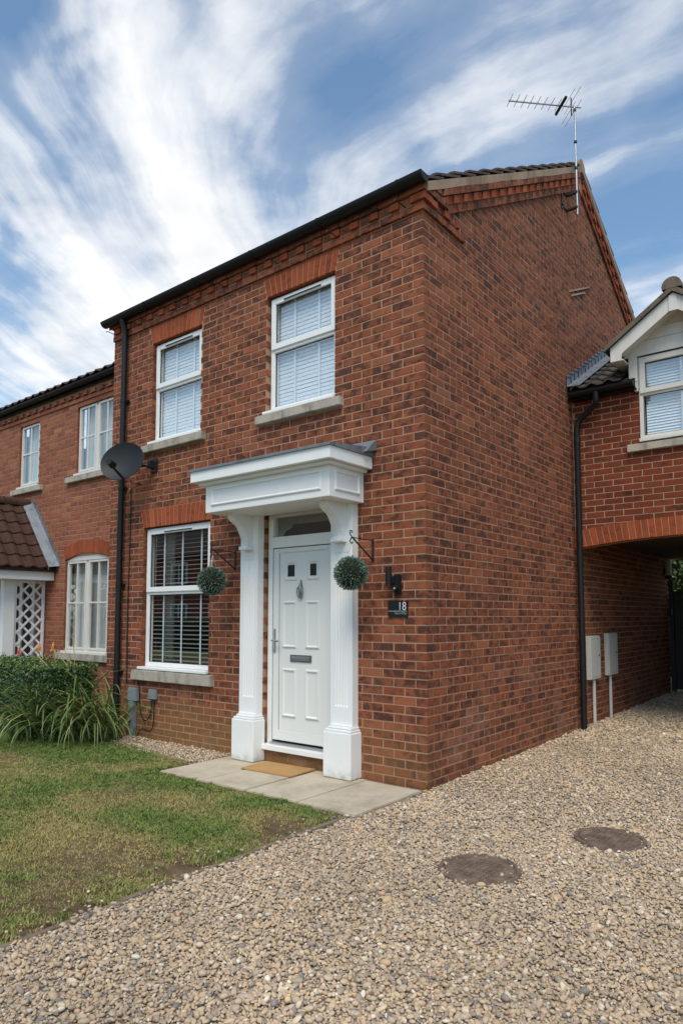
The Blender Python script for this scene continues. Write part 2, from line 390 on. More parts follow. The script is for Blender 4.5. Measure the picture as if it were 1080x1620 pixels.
# far side of the lawn in front of the neighbour
mb = MB(); mb.strip([(-14, -.45, -.015), (-14, .8, -.015)], [(-4.6, -.45, -.015), (-4.6, .8, -.015)])
tag(obj('flower_bed', mb, 'soil'), kind='structure')
# timber/concrete edging strip between lawn and gravel
mb = MB()
for k in range(9):
    y0 = -.98 - k*.92; y1 = y0 - .915; dx = random.uniform(-.012, .012); xo = .03 if k > 1 else -.0
    mb.box(-.045 + dx + xo - .03, .0 + dx + xo - .03, y1, y0, -.06, .012 + random.uniform(-.004, .004), .006)
tag(obj('lawn_edging', mb, 'edging'), 'weathered edging strip between lawn and gravel', 'edging')
# path slabs
path = tag(empty('garden_path', (-1.2, -.5, -.03)), 'pale concrete paving path under the front door', kind='structure')
xs = [-2.315, -1.72, -1.178, -.597, -.02]
for i in range(4):
    mb = MB(); mb.box(xs[i] + .005, xs[i + 1] - .005, -.925 + random.uniform(-.008, .008), -.012 if i < 3 else -.05, -.03, .004*(i % 2) + .002, .006)
    obj('paving_slab', mb, 'slab', path)
mb = MB(); mb.box(-.018, .03, -.965, -.03, -.03, -.001, .006); obj('kerb_strip', mb, 'edging', path)
mb = MB(); mb.box(-2.33, -.03, -.94, -.01, -.035, -.008); obj('bedding', mb, 'soil', path)

# ------------------------------------------------------------------ geometry-node scatter
def scatter(name, pts, rot, scl, idx, sources, extra=None):
    me = bpy.data.meshes.new(name); me.from_pydata([tuple(p) for p in pts], [], [])
    n = len(pts)
    for nm, typ, dat in (('rot', 'FLOAT_VECTOR', rot), ('scl', 'FLOAT_VECTOR', scl), ('idx', 'INT', idx)):
        a = me.attributes.new(nm, typ, 'POINT'); a.data.foreach_set('vector' if typ == 'FLOAT_VECTOR' else 'value', np.asarray(dat, dtype=np.int32 if typ == 'INT' else np.float32).ravel())
    if extra is not None:
        a = me.attributes.new('dry', 'FLOAT', 'POINT'); a.data.foreach_set('value', np.asarray(extra, dtype=np.float32))
    o = bpy.data.objects.new(name, me); COL.objects.link(o); WLOC[o] = Vector((0, 0, 0))
    src = bpy.data.collections.new(name + '_source')
    for k, (smesh) in enumerate(sources): src.objects.link(bpy.data.objects.new('%s_source_%02d' % (name, k), smesh))
    g = bpy.data.node_groups.new(name + '_nodes', 'GeometryNodeTree')
    g.interface.new_socket('Geometry', in_out='INPUT', socket_type='NodeSocketGeometry'); g.interface.new_socket('Geometry', in_out='OUTPUT', socket_type='NodeSocketGeometry')
    gi = g.nodes.new('NodeGroupInput'); go = g.nodes.new('NodeGroupOutput')
    ci = g.nodes.new('GeometryNodeCollectionInfo'); ci.inputs['Collection'].default_value = src
    ci.inputs['Separate Children'].default_value = True; ci.inputs['Reset Children'].default_value = True
    ip = g.nodes.new('GeometryNodeInstanceOnPoints'); ip.inputs['Pick Instance'].default_value = True
    def na(nm, t):
        a = g.nodes.new('GeometryNodeInputNamedAttribute'); a.data_type = t; a.inputs['Name'].default_value = nm; return a.outputs['Attribute']
    g.links.new(gi.outputs[0], ip.inputs['Points']); g.links.new(ci.outputs[0], ip.inputs['Instance'])
    g.links.new(na('idx', 'INT'), ip.inputs['Instance Index'])
    e2r = g.nodes.new('FunctionNodeEulerToRotation'); g.links.new(na('rot', 'FLOAT_VECTOR'), e2r.inputs[0]); g.links.new(e2r.outputs[0], ip.inputs['Rotation'])
    g.links.new(na('scl', 'FLOAT_VECTOR'), ip.inputs['Scale']); g.links.new(ip.outputs[0], go.inputs[0])
    o.modifiers.new('scatter', 'NODES').node_group = g
    return o
def vnoise(x, y, s, seed):
    r = np.random.default_rng(seed); g = r.random((64, 64)); u = x*s + 20; v = y*s + 20
    i = np.floor(u).astype(int); j = np.floor(v).astype(int); fu = u - i; fv = v - j; fu = fu*fu*(3 - 2*fu); fv = fv*fv*(3 - 2*fv)
    G = lambda a, b: g[a % 64, b % 64]
    return (G(i, j)*(1 - fu) + G(i + 1, j)*fu)*(1 - fv) + (G(i, j + 1)*(1 - fu) + G(i + 1, j + 1)*fu)*fv
# pebbles
def pebble_mesh(k):
    bm = bmesh.new(); bmesh.ops.create_icosphere(bm, subdivisions=2, radius=.5)
    r = np.random.default_rng(100 + k); dirs = r.normal(size=(7, 3)); amp = r.uniform(-.16, .16, 7)
    sx, sy, sz = 1.0, r.uniform(.62, .9), r.uniform(.42, .66)
    for v in bm.verts:
        n = v.co.normalized(); f = 1 + sum(a*math.tanh(2.5*float(np.dot(d/np.linalg.norm(d), n))) for d, a in zip(dirs, amp))*.55
        v.co = Vector((v.co.x*sx, v.co.y*sy, v.co.z*sz))*f
    me = bpy.data.meshes.new('pebble'); bm.to_mesh(me); bm.free(); me.materials.append(MAT['pebble'])
    me.polygons.foreach_set('use_smooth', [True]*len(me.polygons)); return me
PEB = [pebble_mesh(k) for k in range(10)]
MH = [(1.163, -1.337, .235), (1.563, -.345, .225)]
cellpts = []
def gravel_points(x0, x1, y0, y1, cell, keep):
    xx, yy = np.meshgrid(np.arange(x0, x1, cell), np.arange(y0, y1, cell)); p = np.stack([xx.ravel(), yy.ravel()], 1)
    p = p + rng.uniform(-.55, .55, p.shape)*cell
    return p[keep(p)]
FX, FY = math.sin(YAW), math.cos(YAW); RX, RY = math.cos(YAW), -math.sin(YAW)
def cam_uv(p):
    dx = p[:, 0] - CAM.x; dy = p[:, 1] - CAM.y; return dx*RX + dy*RY, dx*FX + dy*FY
def kvis(dmin, dmax, m=.9):
    def f(p):
        a, d = cam_uv(p)
        return (d > dmin) & (d <= dmax) & (np.abs(a - .0) < d*.55 + m) & (p[:, 0] > -.03 + .07*((p[:, 1] > -.96) & (p[:, 1] < 0)) + .022*np.sin(p[:, 1]*9) + .02*rng.normal(size=len(p))) & (p[:, 0] < 3.6) & ((p[:, 1] < 3.5) | (p[:, 0] < 2.68)) & ((p[:, 1] < -.02) | (p[:, 0] > .012))
    return f
P = [gravel_points(-.2, 4.2, -5.5, 9.5, .0128, kvis(1.3, 4.6)), gravel_points(-.2, 4.2, -5.5, 9.5, .0165, kvis(4.6, 7.5)), gravel_points(-.2, 3.6, -2, 11, .028, kvis(7.5, 14, .4))]
sizes = np.concatenate([rng.lognormal(math.log(.0166), .33, len(P[0])), rng.lognormal(math.log(.0185), .34, len(P[1])), rng.lognormal(math.log(.031), .25, len(P[2]))])
P = np.concatenate(P)
keep = np.ones(len(P), bool)
for mx, my, mr in MH:
    d = np.hypot(P[:, 0] - mx, P[:, 1] - my); keep &= (d > mr - .02 + .03*rng.normal(size=len(P))) | (rng.random(len(P)) < .03)
P, sizes = P[keep], sizes[keep]
B = gravel_points(-4.3, -2.3, -.5, -.01, .02, lambda p: p[:, 1] > -.36 - .05*np.sin(p[:, 0]*5) + .04*rng.normal(size=len(p)) - .1*(p[:, 0] > -3.3))
E = np.stack([rng.uniform(-.4, -.05, 260), rng.uniform(-3.6, -1.0, 260)], 1); E = E[rng.random(260) < np.exp((E[:, 0] + .05)*7)]
P = np.concatenate([P, B, E]); sizes = np.concatenate([sizes, rng.lognormal(math.log(.02), .25, len(B)), rng.lognormal(math.log(.014), .35, len(E))])
n = len(P); z = np.where(P[:, 1] > 0, .014*P[:, 1], 0) + .009*(vnoise(P[:, 0], P[:, 1], 1.3, 31) - .45) + .006*(vnoise(P[:, 0], P[:, 1], 5.0, 32) - .4) + rng.uniform(-.004, .012, n)*np.clip(sizes/.02, .6, 1.3)
pts = np.column_stack([P, z]); rot = np.column_stack([rng.normal(0, .38, n), rng.normal(0, .38, n), rng.uniform(0, 6.28, n)])
scl = np.repeat(sizes[:, None], 3, 1)*np.column_stack([rng.uniform(.9, 1.25, n), rng.uniform(.85, 1.1, n), rng.uniform(.8, 1.2, n)])
tag(scatter('gravel', pts, rot, scl, rng.integers(0, 10, n), PEB), 'mixed buff and grey pebbles covering the driveway', 'gravel', kind='stuff')
# grass
def tuft(k):
    r = random.Random(k); mb = MB()
    for i in range(13):
        a = r.uniform(0, 6.28); rad = r.uniform(0, .022); h = r.uniform(.022, .048); w = r.uniform(.0013, .0024)
        x, y = rad*math.cos(a), rad*math.sin(a); b = r.uniform(0, 6.28); lean = r.uniform(.1, .95)*h; ux, uy = math.cos(b), math.sin(b)
        px_, py_ = -uy*w, ux*w
        mb.add([(x + px_, y + py_, 0), (x - px_, y - py_, 0), (x + ux*lean*.35 - px_*.9, y + uy*lean*.35 - py_*.9, h*.6), (x + ux*lean*.35 + px_*.9, y + uy*lean*.35 + py_*.9, h*.6), (x + ux*lean, y + uy*lean, h*r.uniform(.8, 1))],
               [(0, 1, 2, 3), (3, 2, 4)])
    return mesh_of('tuft', mb, 'grass', fix=False)
TUF = [tuft(k) for k in range(9)]
gp = gravel_points(-8.5, -.03, -5.2, -.38, .0225, lambda p: (cam_uv(p)[1] > 1.6))
x, y = gp[:, 0], gp[:, 1]
a_, d_ = cam_uv(gp); onpath = (x > -2.36 - .02*np.sin(y*30)) & (y > -.955 + .028*np.sin(x*23) + .02*np.sin(x*51))
border = (y > -.42 - .05*np.sin(x*4)) & (x > -4.4)
vis = (a_ > -d_*.56 - .9)
n1 = .5*vnoise(x, y, 1.1, 3) + .3*vnoise(x, y, 2.7, 4) + .2*vnoise(x, y, 7, 5)
bald = np.clip((x + .25 + .12*np.sin(y*3.3) + .1*np.sin(y*7.7) + .35*(vnoise(x, y, 5.0, 9) - .5))/.24, 0, 1)*.92
def blob(cx, cy, rx, ry): return np.exp(-(((x - cx)/rx)**2 + ((y - cy)/ry)**2))
dry = .06 + np.clip((n1 - .46)*3.8, 0, 1)*.75 + 1.3*blob(-1.05, -2.4, .62, .3) + .6*blob(-1.2, -1.5, .6, .22) + .55*blob(-.5, -1.3, .3, .2) + .45*blob(-3.2, -1.6, .7, .3)
dens_g = 1.0 - .9*np.clip(bald, 0, 1) - .8*np.clip(blob(-.28, -2.35, .2, .2), 0, 1) - .08*np.clip((n1 - .62)*5, 0, 1) - .25*blob(-1.15, -1.5, .5, .16)
keep = (~onpath) & (~border) & vis & (rng.random(len(gp)) < dens_g)
gp, dry = gp[keep], np.clip(dry[keep] + rng.normal(0, .16, keep.sum()), 0, 1); n = len(gp)
pts = np.column_stack([gp, np.full(n, -.016)]); hs = rng.uniform(.7, 1.25, n)*(1 - .3*dry)
tag(scatter('grass', pts, np.column_stack([rng.normal(0, .12, n), rng.normal(0, .12, n), rng.uniform(0, 6.28, n)]), np.column_stack([hs*1.15, hs*1.15, hs*.72]), rng.integers(0, 9, n), TUF, dry),
    'short green lawn grass with dry straw patches', 'grass', kind='stuff')
# small weeds and clover leaves in the lawn are part of the grass; manhole covers in the gravel
for k, (mx, my, mr) in enumerate(MH):
    mb = MB(); nn = 40; prof = [(0, .018), (mr*.80, .018), (mr*.82, .009), (mr*.85, .009), (mr*.87, .019), (mr*.97, .018), (mr, -.02)]
    rows = [[(mx + r_*math.cos(2*math.pi*i/nn), my + r_*math.sin(2*math.pi*i/nn), z_ + gz(my)) for i in range(nn + 1)] for r_, z_ in prof]
    for a, b in zip(rows[:-1], rows[1:]): mb.strip(a, b)
    for i in range(-4, 5):
        for j in range(-4, 5):
            ex, ey = i*.032, j*.032
            if math.hypot(ex, ey) < mr*.66: mb.box(mx + ex - .009, mx + ex + .009, my + ey - .009, my + ey + .009, .016, .0215)
    c = obj('manhole_cover', mb, 'rust_cover')
    tag(c, ['round rusty brown cover in the gravel, the one nearer the lawn', 'round rusty brown cover in the gravel, the one further right and back'][k], 'manhole cover', 'inspection covers in the gravel')

# ------------------------------------------------------------------ brickwork
BL, BJ, BH, CH = .213, .012, .063, .075
def brick_mb(L, D, attr, H=BH, c=.0018, seed=0):
    r = random.Random(seed); j = lambda: r.uniform(-.0011, .0011)
    h = L/2; fr = r.uniform(-.0015, .001)
    f = [(-h + c + j(), fr + j()*.5, c + j()), (h - c + j(), fr + j()*.5, c + j()), (h - c + j(), fr + j()*.5, H - c + j()), (-h + c + j(), fr + j()*.5, H - c + j())]
    o = [(-h, c + .0005, 0), (h, c + .0005, 0), (h, c + .0005, H), (-h, c + .0005, H)]
    k = [(-h, D, 0), (h, D, 0), (h, D, H), (-h, D, H)]
    fs = [(0, 1, 2, 3)]
    for i in range(4):
        n_ = (i + 1) % 4; fs += [(i, 4 + i, 4 + n_, n_), (4 + i, 8 + i, 8 + n_, 4 + n_)]
    m = MB(); m.add(f + o + k, [tuple(reversed(q)) for q in fs], attr); return m
def rattr(r=random): return (r.random(), r.random(), r.random())
FACES = {'front': (0.0, lambda a, d, z: (-a, -d, z)), 'side': (math.pi/2, lambda a, d, z: (d, a, z))}
BRICK_LIB = {}
def brick_lib(L, D, mat):
    key = (round(L, 4), round(D, 4), mat)
    if key not in BRICK_LIB:
        full = abs(L - BL) < 1e-4
        cnt = 26 if full else (10 if abs(L - .1025) < 1e-3 else 1)
        BRICK_LIB[key] = [mesh_of('brick', brick_mb(L, D, rattr(), seed=random.randint(0, 9999)), mat, fix=False) for _ in range(cnt)]
    return random.choice(BRICK_LIB[key])
def lay(thing, bricks, mat, limit=300, depth=.1025, stuff_name='brickwork'):
    """bricks: (x,y,z of the centre of the front face's lower edge, rotz, L). The largest in the picture become objects, the rest one mesh."""
    sc = []
    for b in bricks:
        p = Vector(b[:3]); d = p - CAM; nrm = Vector((math.sin(b[3]), -math.cos(b[3]), 0))
        dist = d.length; dep = d.x*FX + d.y*FY; lat = (d.x*RX + d.y*RY)/max(dep, .01)
        inv = (-.53 < lat < .52) and dep > 0 and p.z > -.02
        sc.append(b[4]*(-(d/dist).dot(nrm))/dist**2 if inv else 0)
    order = np.argsort(-np.array(sc)); top = set(order[:limit].tolist())
    rest = MB()
    for i, b in enumerate(bricks):
        dz = random.uniform(-.001, .001)
        if i in top and sc[i] > 0:
            put('brick', brick_lib(b[4], depth, mat), (b[0], b[1], b[2] + dz), thing, b[3])
        else:
            m = brick_mb(b[4], depth, rattr(), seed=random.randint(0, 99999)); c, s_ = math.cos(b[3]), math.sin(b[3])
            o = len(rest.v)
            rest.v += [(b[0] + x*c - y*s_, b[1] + x*s_ + y*c, b[2] + dz + z) for x, y, z in m.v]
            rest.f += [tuple(q + o for q in f) for f in m.f]; rest.attr += m.attr
    if rest.v:
        obj(stuff_name, rest, mat, thing, fix=False, kind='stuff')
def course(face, row, a0, a1, phase, cuts, out, plane=(0, 0, 0), sgn=None):
    """split one course [a0,a1] into bricks with joints at phase + k*.225, minus cut intervals"""
    rz, fn = FACES[face]
    ivs = [(a0, a1)]
    for c0, c1 in cuts:
        nv = []
        for s_, e_ in ivs:
            if c1 <= s_ or c0 >= e_: nv.append((s_, e_)); continue
            if c0 > s_: nv.append((s_, c0))
            if c1 < e_: nv.append((c1, e_))
        ivs = nv
    for s_, e_ in ivs:
        k = math.floor((s_ - phase)/.225) - 1
        while True:
            j0 = phase + k*.225; j1 = j0 + BL
            if j0 > e_: break
            b0, b1 = max(j0, s_), min(j1, e_)
            if b1 - b0 > .028:
                L = b1 - b0
                if abs(L - BL) < .003: L = BL
                if abs(L - .1025) < .004: L = .1025
                m = (b0 + b1)/2; x, y, z = fn(m, 0, row*CH)
                out.append((x + plane[0], y + plane[1], z + plane[2], rz, L))
            k += 1

# ------------------------------------------------------------------ the main house
house = tag(empty('terraced_house', (-2.3, 3.9, 0)), 'dark red brick two storey house with white door portico, nearest the gravel', 'house')
WL, DEP = 4.675, 7.95
APY, APZ, TAN = 3.95, 7.49, math.tan(R(30))
def rooftop(y): return APZ - TAN*abs(y - APY)
OPEN = {  # a0,a1 (a = -X), z0,z1
    'ul': (2.945, 3.85, 3.45, 4.725), 'ur': (.99, 1.895, 3.45, 4.725), 'll': (2.745, 3.955, .75, 2.475), 'door': (.955, 1.90, .13, 2.475)}
ARCH = {'ul': (4.725, 4.945), 'ur': (4.725, 4.945), 'll': (2.475, 2.695)}
SILL = {'ul': (2.845, 3.975, 3.378, 3.468), 'ur': (.885, 2.01, 3.378, 3.468), 'll': (2.645, 4.07, .672, .79)}
fb, sb = [], []
for n_ in range(-1, 70):
    z0, z1 = n_*CH, n_*CH + BH; zm = (z0 + z1)/2; cuts = []
    for k, (a0, a1, o0, o1) in OPEN.items():
        if o0 - .02 < zm < o1: cuts.append((a0, a1))
    for k, (h0, h1) in ARCH.items():
        if h0 < zm < h1:
            ex = .012 + (zm - h0)/(h1 - h0)*.055; cuts.append((OPEN[k][0] - ex, OPEN[k][1] + ex))
    for k, (a0, a1, s0, s1) in SILL.items():
        if s0 - .02 < z0 and z1 < s1: cuts.append((a0 - .004, a1 + .004))
    if n_ < 66:
        if n_ % 2 == 0: course('front', n_, 0, WL, 0, cuts, fb)
        else: course('front', n_, .1125, WL, .1125, cuts, fb)
    if n_ < 66:
        if n_ % 2 == 0: course('side', n_, .1125, DEP, .1125, [], sb)
        else: course('side', n_, 0, DEP, 0, [], sb)
for n_ in range(66, 99):
    zt = n_*CH + BH; half = (APZ - .15 - zt)/TAN
    if half < .1: break
    a0, a1 = max(APY - half, .12), APY + half
    course('side', n_, a0, min(a1, DEP), 0 if n_ % 2 else .1125, [], sb)
lay(house, fb + sb, 'brick', 300)
# mortar core (walls with openings)
core = MB()
def fbox(a0, a1, z0, z1, y0=.0026, y1=.1): core.box(-a1, -a0, y0, y1, z0, z1)
as_ = sorted({.0026, WL} | {v for o in OPEN.values() for v in (o[0] - .008, o[1] + .008)})
zs_ = sorted({-.1, 5.2} | {v for o in OPEN.values() for v in (o[2] - .008, o[3] + .003)})
for a0, a1 in zip(as_[:-1], as_[1:]):
    run = None
    for z0, z1 in zip(zs_[:-1], zs_[1:]):
        am, zm = (a0 + a1)/2, (z0 + z1)/2
        hole = any(o[0] - .008 <= am <= o[1] + .008 and o[2] - .008 <= zm <= o[3] + .003 for o in OPEN.values())
        if hole:
            if run: fbox(a0, a1, run[0], run[1]); run = None
        else: run = (run[0], z1) if run else (z0, z1)
    if run: fbox(a0, a1, run[0], run[1])
core.prism([(.1, -.1), (DEP, -.1), (DEP, rooftop(DEP) - .12), (APY, APZ - .12), (.1, rooftop(.1) - .12)], (-.1, -.0026), 'x')
core.box(-WL, -WL + .1, .1, DEP, -.1, 5.2)
core.box(-WL + .1, -.1, DEP - .1, DEP, -.1, 5.2)
core.prism([(.1, 5.0), (DEP, 5.0), (DEP, rooftop(DEP) - .12), (APY, APZ - .12), (.1, rooftop(.1) - .12)], (-WL, -WL + .1), 'x')
obj('wall', core, 'mortar', house)
# flat arches of red bricks over the windows
def arch_bricks(parent, a0, a1, z0, z1, n, splay, Y=0.0, mat='brick_red', x_from_a=lambda a: -a):
    am = (a0 + a1)/2
    for i in range(n):
        t0, t1 = i/n, (i + 1)/n
        def X(t, top): return a0 - (splay if top else .006) + t*((a1 - a0) + 2*(splay if top else .006))
        g = .004; y = Y - .0015 + random.uniform(-.0012, .0012); c = .003
        q = [(X(t0, 0) + g, z0 + .001), (X(t1, 0) - g, z0 + .001), (X(t1, 1) - g, z1 - .002), (X(t0, 1) + g, z1 - .002)]
        ctr = (sum(p[0] for p in q)/4, sum(p[1] for p in q)/4)
        ins = [(p[0] + (c if p[0] < ctr[0] else -c), p[1] + (c if p[1] < ctr[1] else -c)) for p in q]
        m = MB(); at = rattr()
        m.add([(x_from_a(p[0]), y, p[1]) for p in ins] + [(x_from_a(p[0]), y + c, p[1]) for p in q] + [(x_from_a(p[0]), y + .1, p[1]) for p in q],
              [(0, 1, 2, 3)] + [f for i2 in range(4) for f in ((i2, 4 + i2, 4 + (i2 + 1) % 4, (i2 + 1) % 4), (4 + i2, 8 + i2, 8 + (i2 + 1) % 4, 4 + (i2 + 1) % 4))], at)
        obj('arch_brick', m, mat, parent)
for k in ('ul', 'ur'): arch_bricks(house, OPEN[k][0], OPEN[k][1], ARCH[k][0], ARCH[k][1], 13, .06)
arch_bricks(house, OPEN['ll'][0], OPEN['ll'][1], *ARCH['ll'], 17, .06)
mb = MB()
for k in ARCH: mb.box(-OPEN[k][1] - .07, -OPEN[k][0] + .07, .006, .05, ARCH[k][0] + .004, ARCH[k][1])
obj('arch_mortar', mb, 'mortar', house)
# corbelled eaves courses, dentils, and their return on the gable
def cbrick(name, x0, x1, y0, y1, z0, z1, mat, parent=house):
    m = MB(); m.box(x0, x1, y0, y1, z0, z1, .003, a=rattr()); return obj(name, m, mat, parent)
a = 0.0
k = 0
while a < WL:
    a2 = min(a + .215, WL)
    cbrick('eaves_brick', -a2, -a + (.025 if k == 0 else 0), -.025, .08, 66*CH, 66*CH + BH, 'brick'); a += .225; k += 1
for i in range(int(WL/.1125)):
    pr = .05 if i % 2 == 0 else .022
    cbrick('dentil_brick', -(i*.1125 + .1025), -i*.1125 + (pr if i == 0 else 0), -pr, .08, 67*CH, 67*CH + BH, 'brick_red' if i % 2 == 0 else 'brick')
a = 0
while a < WL:
    a2 = min(a + .215, WL); cbrick('eaves_brick', -a2, -a + (.055 if a == 0 else 0), -.055, .08, 68*CH, 68*CH + BH, 'brick'); a += .225
mb = MB(); mb.box(-WL, .018, -.018, .02, 66*CH + .004, 69*CH - .012); obj('eaves_mortar', mb, 'mortar', house)
# stepped return on the gable
for n_, y1, pr, y0 in ((66, .70, .026, -.025), (67, .58, .044, -.05), (68, .36, .056, -.055), (69, .24, .058, -.03)):
    y = max(y0 + .1125, .085); j = 0
    while y < y1 - .04:
        ye = min(y + (.215 if n_ != 67 else .1025), y1)
        pp = pr - (.02 if n_ == 67 and j % 2 else 0)
        cbrick('kneeler_brick', -.08, pp, y, ye, n_*CH, n_*CH + BH, 'brick_red' if (n_ == 67 and j % 2 == 0) else 'brick'); y = ye + .01; j += 1
mb = MB(); mb.box(-.05, .016, .08, .66, 66*CH + .004, 67*CH); mb.box(-.05, .02, .08, .22, 67*CH, 69.5*CH); obj('kneeler_mortar', mb, 'mortar', house)
# raking courses under the verge on both slopes
def rake(sgn):
    L = (APY + .05)/math.cos(R(30)) if sgn < 0 else (DEP - APY + .05)/math.cos(R(30))
    for row, (o0, name, mat, pr, step) in enumerate(((.30, 'verge_brick', 'brick', .028, .215 if False else .1125), (.213, 'verge_dentil', 'brick_red', .05, .1125), (.126, 'verge_brick', 'brick', .06, .1125))):
        s = .09; i = 0
        while s < L - (.55 if row == 0 else .45):
            pp = pr - (.016 if (row == 1 and i % 2) else 0) + random.uniform(-.002, .002)
            m = MB(); at = rattr(); s1 = s + step - .01
            def pt(sv, tv, x):
                y = APY + sgn*sv*math.cos(R(30)); return (x, y, APZ - sv*math.sin(R(30)) - tv)
            c = .003; q = [(s, o0 + .045), (s1, o0 + .045), (s1, o0 - .03), (s, o0 - .03)]
            m.add([pt(sv, tv, x) for x in (-.05, pp) for sv, tv in q], [(0, 1, 2, 3), (7, 6, 5, 4), (0, 4, 5, 1), (1, 5, 6, 2), (2, 6, 7, 3), (3, 7, 4, 0)], at)
            obj(name, m, mat, house); s += step; i += 1
    m = MB()
    y_end = APY + sgn*(L - .4)*math.cos(R(30)); z_end = APZ - (L - .4)*math.sin(R(30))
    m.prism([(APY, APZ - .10), (y_end, z_end - .10), (y_end, z_end - .335), (APY, APZ - .335)], (-.04, .014), 'x'); obj('verge_mortar', m, 'mortar', house)
rake(-1); rake(1)

# ------------------------------------------------------------------ roof
roof = empty('roof', (-2.3, APY, 5.2), house)
def verge(sgn, yend, x0, x1, par, name='verge'):
    m = MB(); zz = lambda y: rooftop(y)
    n = 16; ys2 = [APY + sgn*abs(yend - APY)*i/n for i in range(n + 1)]
    for y0, y1 in zip(ys2[:-1], ys2[1:]):
        j0, j1 = .004*math.sin(y0*7), .004*math.sin(y1*7)
        m.prism([(y0, zz(y0) - .02), (y1, zz(y1) - .02), (y1, zz(y1) - .105 - j1), (y0, zz(y0) - .105 - j0)], (x0, x1), 'x')
    return obj(name, m, 'verge_cement', par)
verge(-1, -.02, -.1, .062, roof); verge(1, DEP + .1, -.1, .062, roof)
for sgn, yend in ((-1, -.05), (1, DEP + .08)):
    m = MB(); m.prism([(APY, APZ - .03), (yend, rooftop(yend) - .03), (yend, rooftop(yend) - .07), (APY, APZ - .07)], (-WL - .06, -.1), 'x'); obj('roof_deck', m, 'roof_tile', roof)
    # tile courses: corrugated plates laid with a visible step at every lap
    nT = 13; L = abs(yend - APY)/math.cos(R(30)); gq = L/nT
    field = MB()
    for c_ in range(nT):
        s0 = c_*gq; s1 = s0 + gq + .05
        def tp(x, s, lift):
            y = APY + sgn*s*math.cos(R(30)); return (x, y - sgn*0, APZ - s*math.sin(R(30)) + lift)
        ncol = 15; w = (WL + .02)/ncol
        for q in range(ncol):
            xr = .058 - q*w; xl = xr - w - .01; m = MB() if q == 0 else field
            pr = [(0, .0), (.12, .022), (.25, .03), (.4, .02), (.55, .0), (.8, -.004), (1, .0)]
            A = [tp(xr + (xl - xr)*t, s0 - .02, .002 + h) for t, h in pr]; Bp = [tp(xr + (xl - xr)*t, s1, .045 + h) for t, h in pr]
            m.strip(A, Bp); m.strip(Bp, [(p[0], p[1], p[2] - .022) for p in Bp])
            e0, e1 = A[0], Bp[0]
            m.add([e0, e1, (e1[0], e1[1], e1[2] - .024), (e0[0], e0[1], e0[2] - .024)], [(0, 1, 2, 3)])
            if q == 0: obj('verge_tile', m, 'roof_tile', roof, fix=False)
    obj('roof_tiles', field, 'roof_tile', roof, fix=False, kind='stuff')
xr = .06
for i in range(11):
    m = MB(); pts_ = [(APY + .11*math.cos(t), APZ - .045 + .11*math.sin(t)) for t in np.linspace(-.15, math.pi + .15, 9)]
    x1 = xr - i*.44; x0 = max(x1 - .43, -WL - .06)
    m.strip([(x1, *p) for p in pts_], [(x0, *p) for p in pts_]); m.add([(x1, *p) for p in pts_], [tuple(range(9))])
    obj('ridge_tile', m, 'verge_cement', roof, smooth=True, fix=False)

# ------------------------------------------------------------------ gutters and downpipes
def gutter(parent, p0, p1, r, out, name='gutter', caps=True):
    """half-round gutter from p0 to p1; out = unit vector away from the wall"""
    p0, p1, out = Vector(p0), Vector(p1), Vector(out); up = Vector((0, 0, 1)); m = MB()
    angs = np.linspace(0, math.pi, 11)
    O = lambda p, rr: [p + out*(math.cos(t)*rr) - up*(math.sin(t)*rr) for t in angs]
    m.strip(O(p0, r), O(p1, r)); m.strip(O(p0, r - .004), O(p1, r - .004))
    for s_ in (1, -1): pass
    if caps:
        for p in (p0, p1): m.add(O(p, r*1.02), [tuple(range(11))])
    for rr_side in (0, -1): m.strip([O(p0, r)[rr_side], O(p1, r)[rr_side]], [O(p0, r - .004)[rr_side], O(p1, r - .004)[rr_side]])
    o = obj(name, m, 'black_plastic', parent, smooth=True, fix=False)
    d = (p1 - p0); Lg = d.length; d.normalize(); k = .25
    while k < Lg:
        m = MB(); q0, q1 = p0 + d*(k - .012), p0 + d*(k + .012)
        m.strip(O(q0, r + .005), O(q1, r + .005)); m.add(O(q0, r + .005), [tuple(range(11))]); m.add(O(q1, r + .005), [tuple(range(11))])
        
        obj('gutter_bracket', m, 'black_plastic', o, smooth=True, fix=False); k += .92
    return o
gutter(house, (.085, -.098, 5.205), (-4.76, -.098, 5.195), .066, (0, -1, 0))
mb = MB(); mb.box(-WL - .02, .05, -.032, -.026, 5.176, 5.2); mb.box(-WL - .02, .05, -.026, .1, 5.178, 5.184); obj('fascia_board', mb, 'black_plastic', house)
mb = MB(); DX = -4.36
mb.tube([(DX, -.098, 5.15), (DX, -.098, 5.1), (DX, -.062, 5.04), (DX, -.058, 4.9), (DX, -.058, .1)], .036, 14)
dp = obj('downpipe', mb, 'black_plastic', house, smooth=True)
for z in (4.1, 3.0, 1.8, .75):
    mb = MB(); mb.tube([(DX, -.058, z - .02), (DX, -.058, z + .02)], .041, 14); mb.box(DX - .055, DX + .055, -.03, -.002, z - .015, z + .015); obj('pipe_clip', mb, 'black_plastic', dp, smooth=True)
# cable running down beside the pipe
mb = MB(); mb.tube([(-4.225 + .006*math.sin(z*3), -.01, z) for z in np.linspace(3.0, .62, 14)], .006, 6); obj('cable', mb, 'black_plastic', house)
mb = MB(); mb.tube([(-4.26 + .008*math.sin(z*2), -.008, z) for z in np.linspace(2.9, .5, 14)], .0035, 6); obj('cable', mb, 'soil', house)
# wire clips under the eaves
for x in (-.16, -.93, -1.72, -2.52, -3.32, -4.1, -4.6):
    mb = MB(); mb.tube([(x, .0, 5.02), (x - .03, -.15, 5.045), (x - .032, -.155, 5.03)], .005, 6); obj('wire_clip', mb, 'black_iron', house)

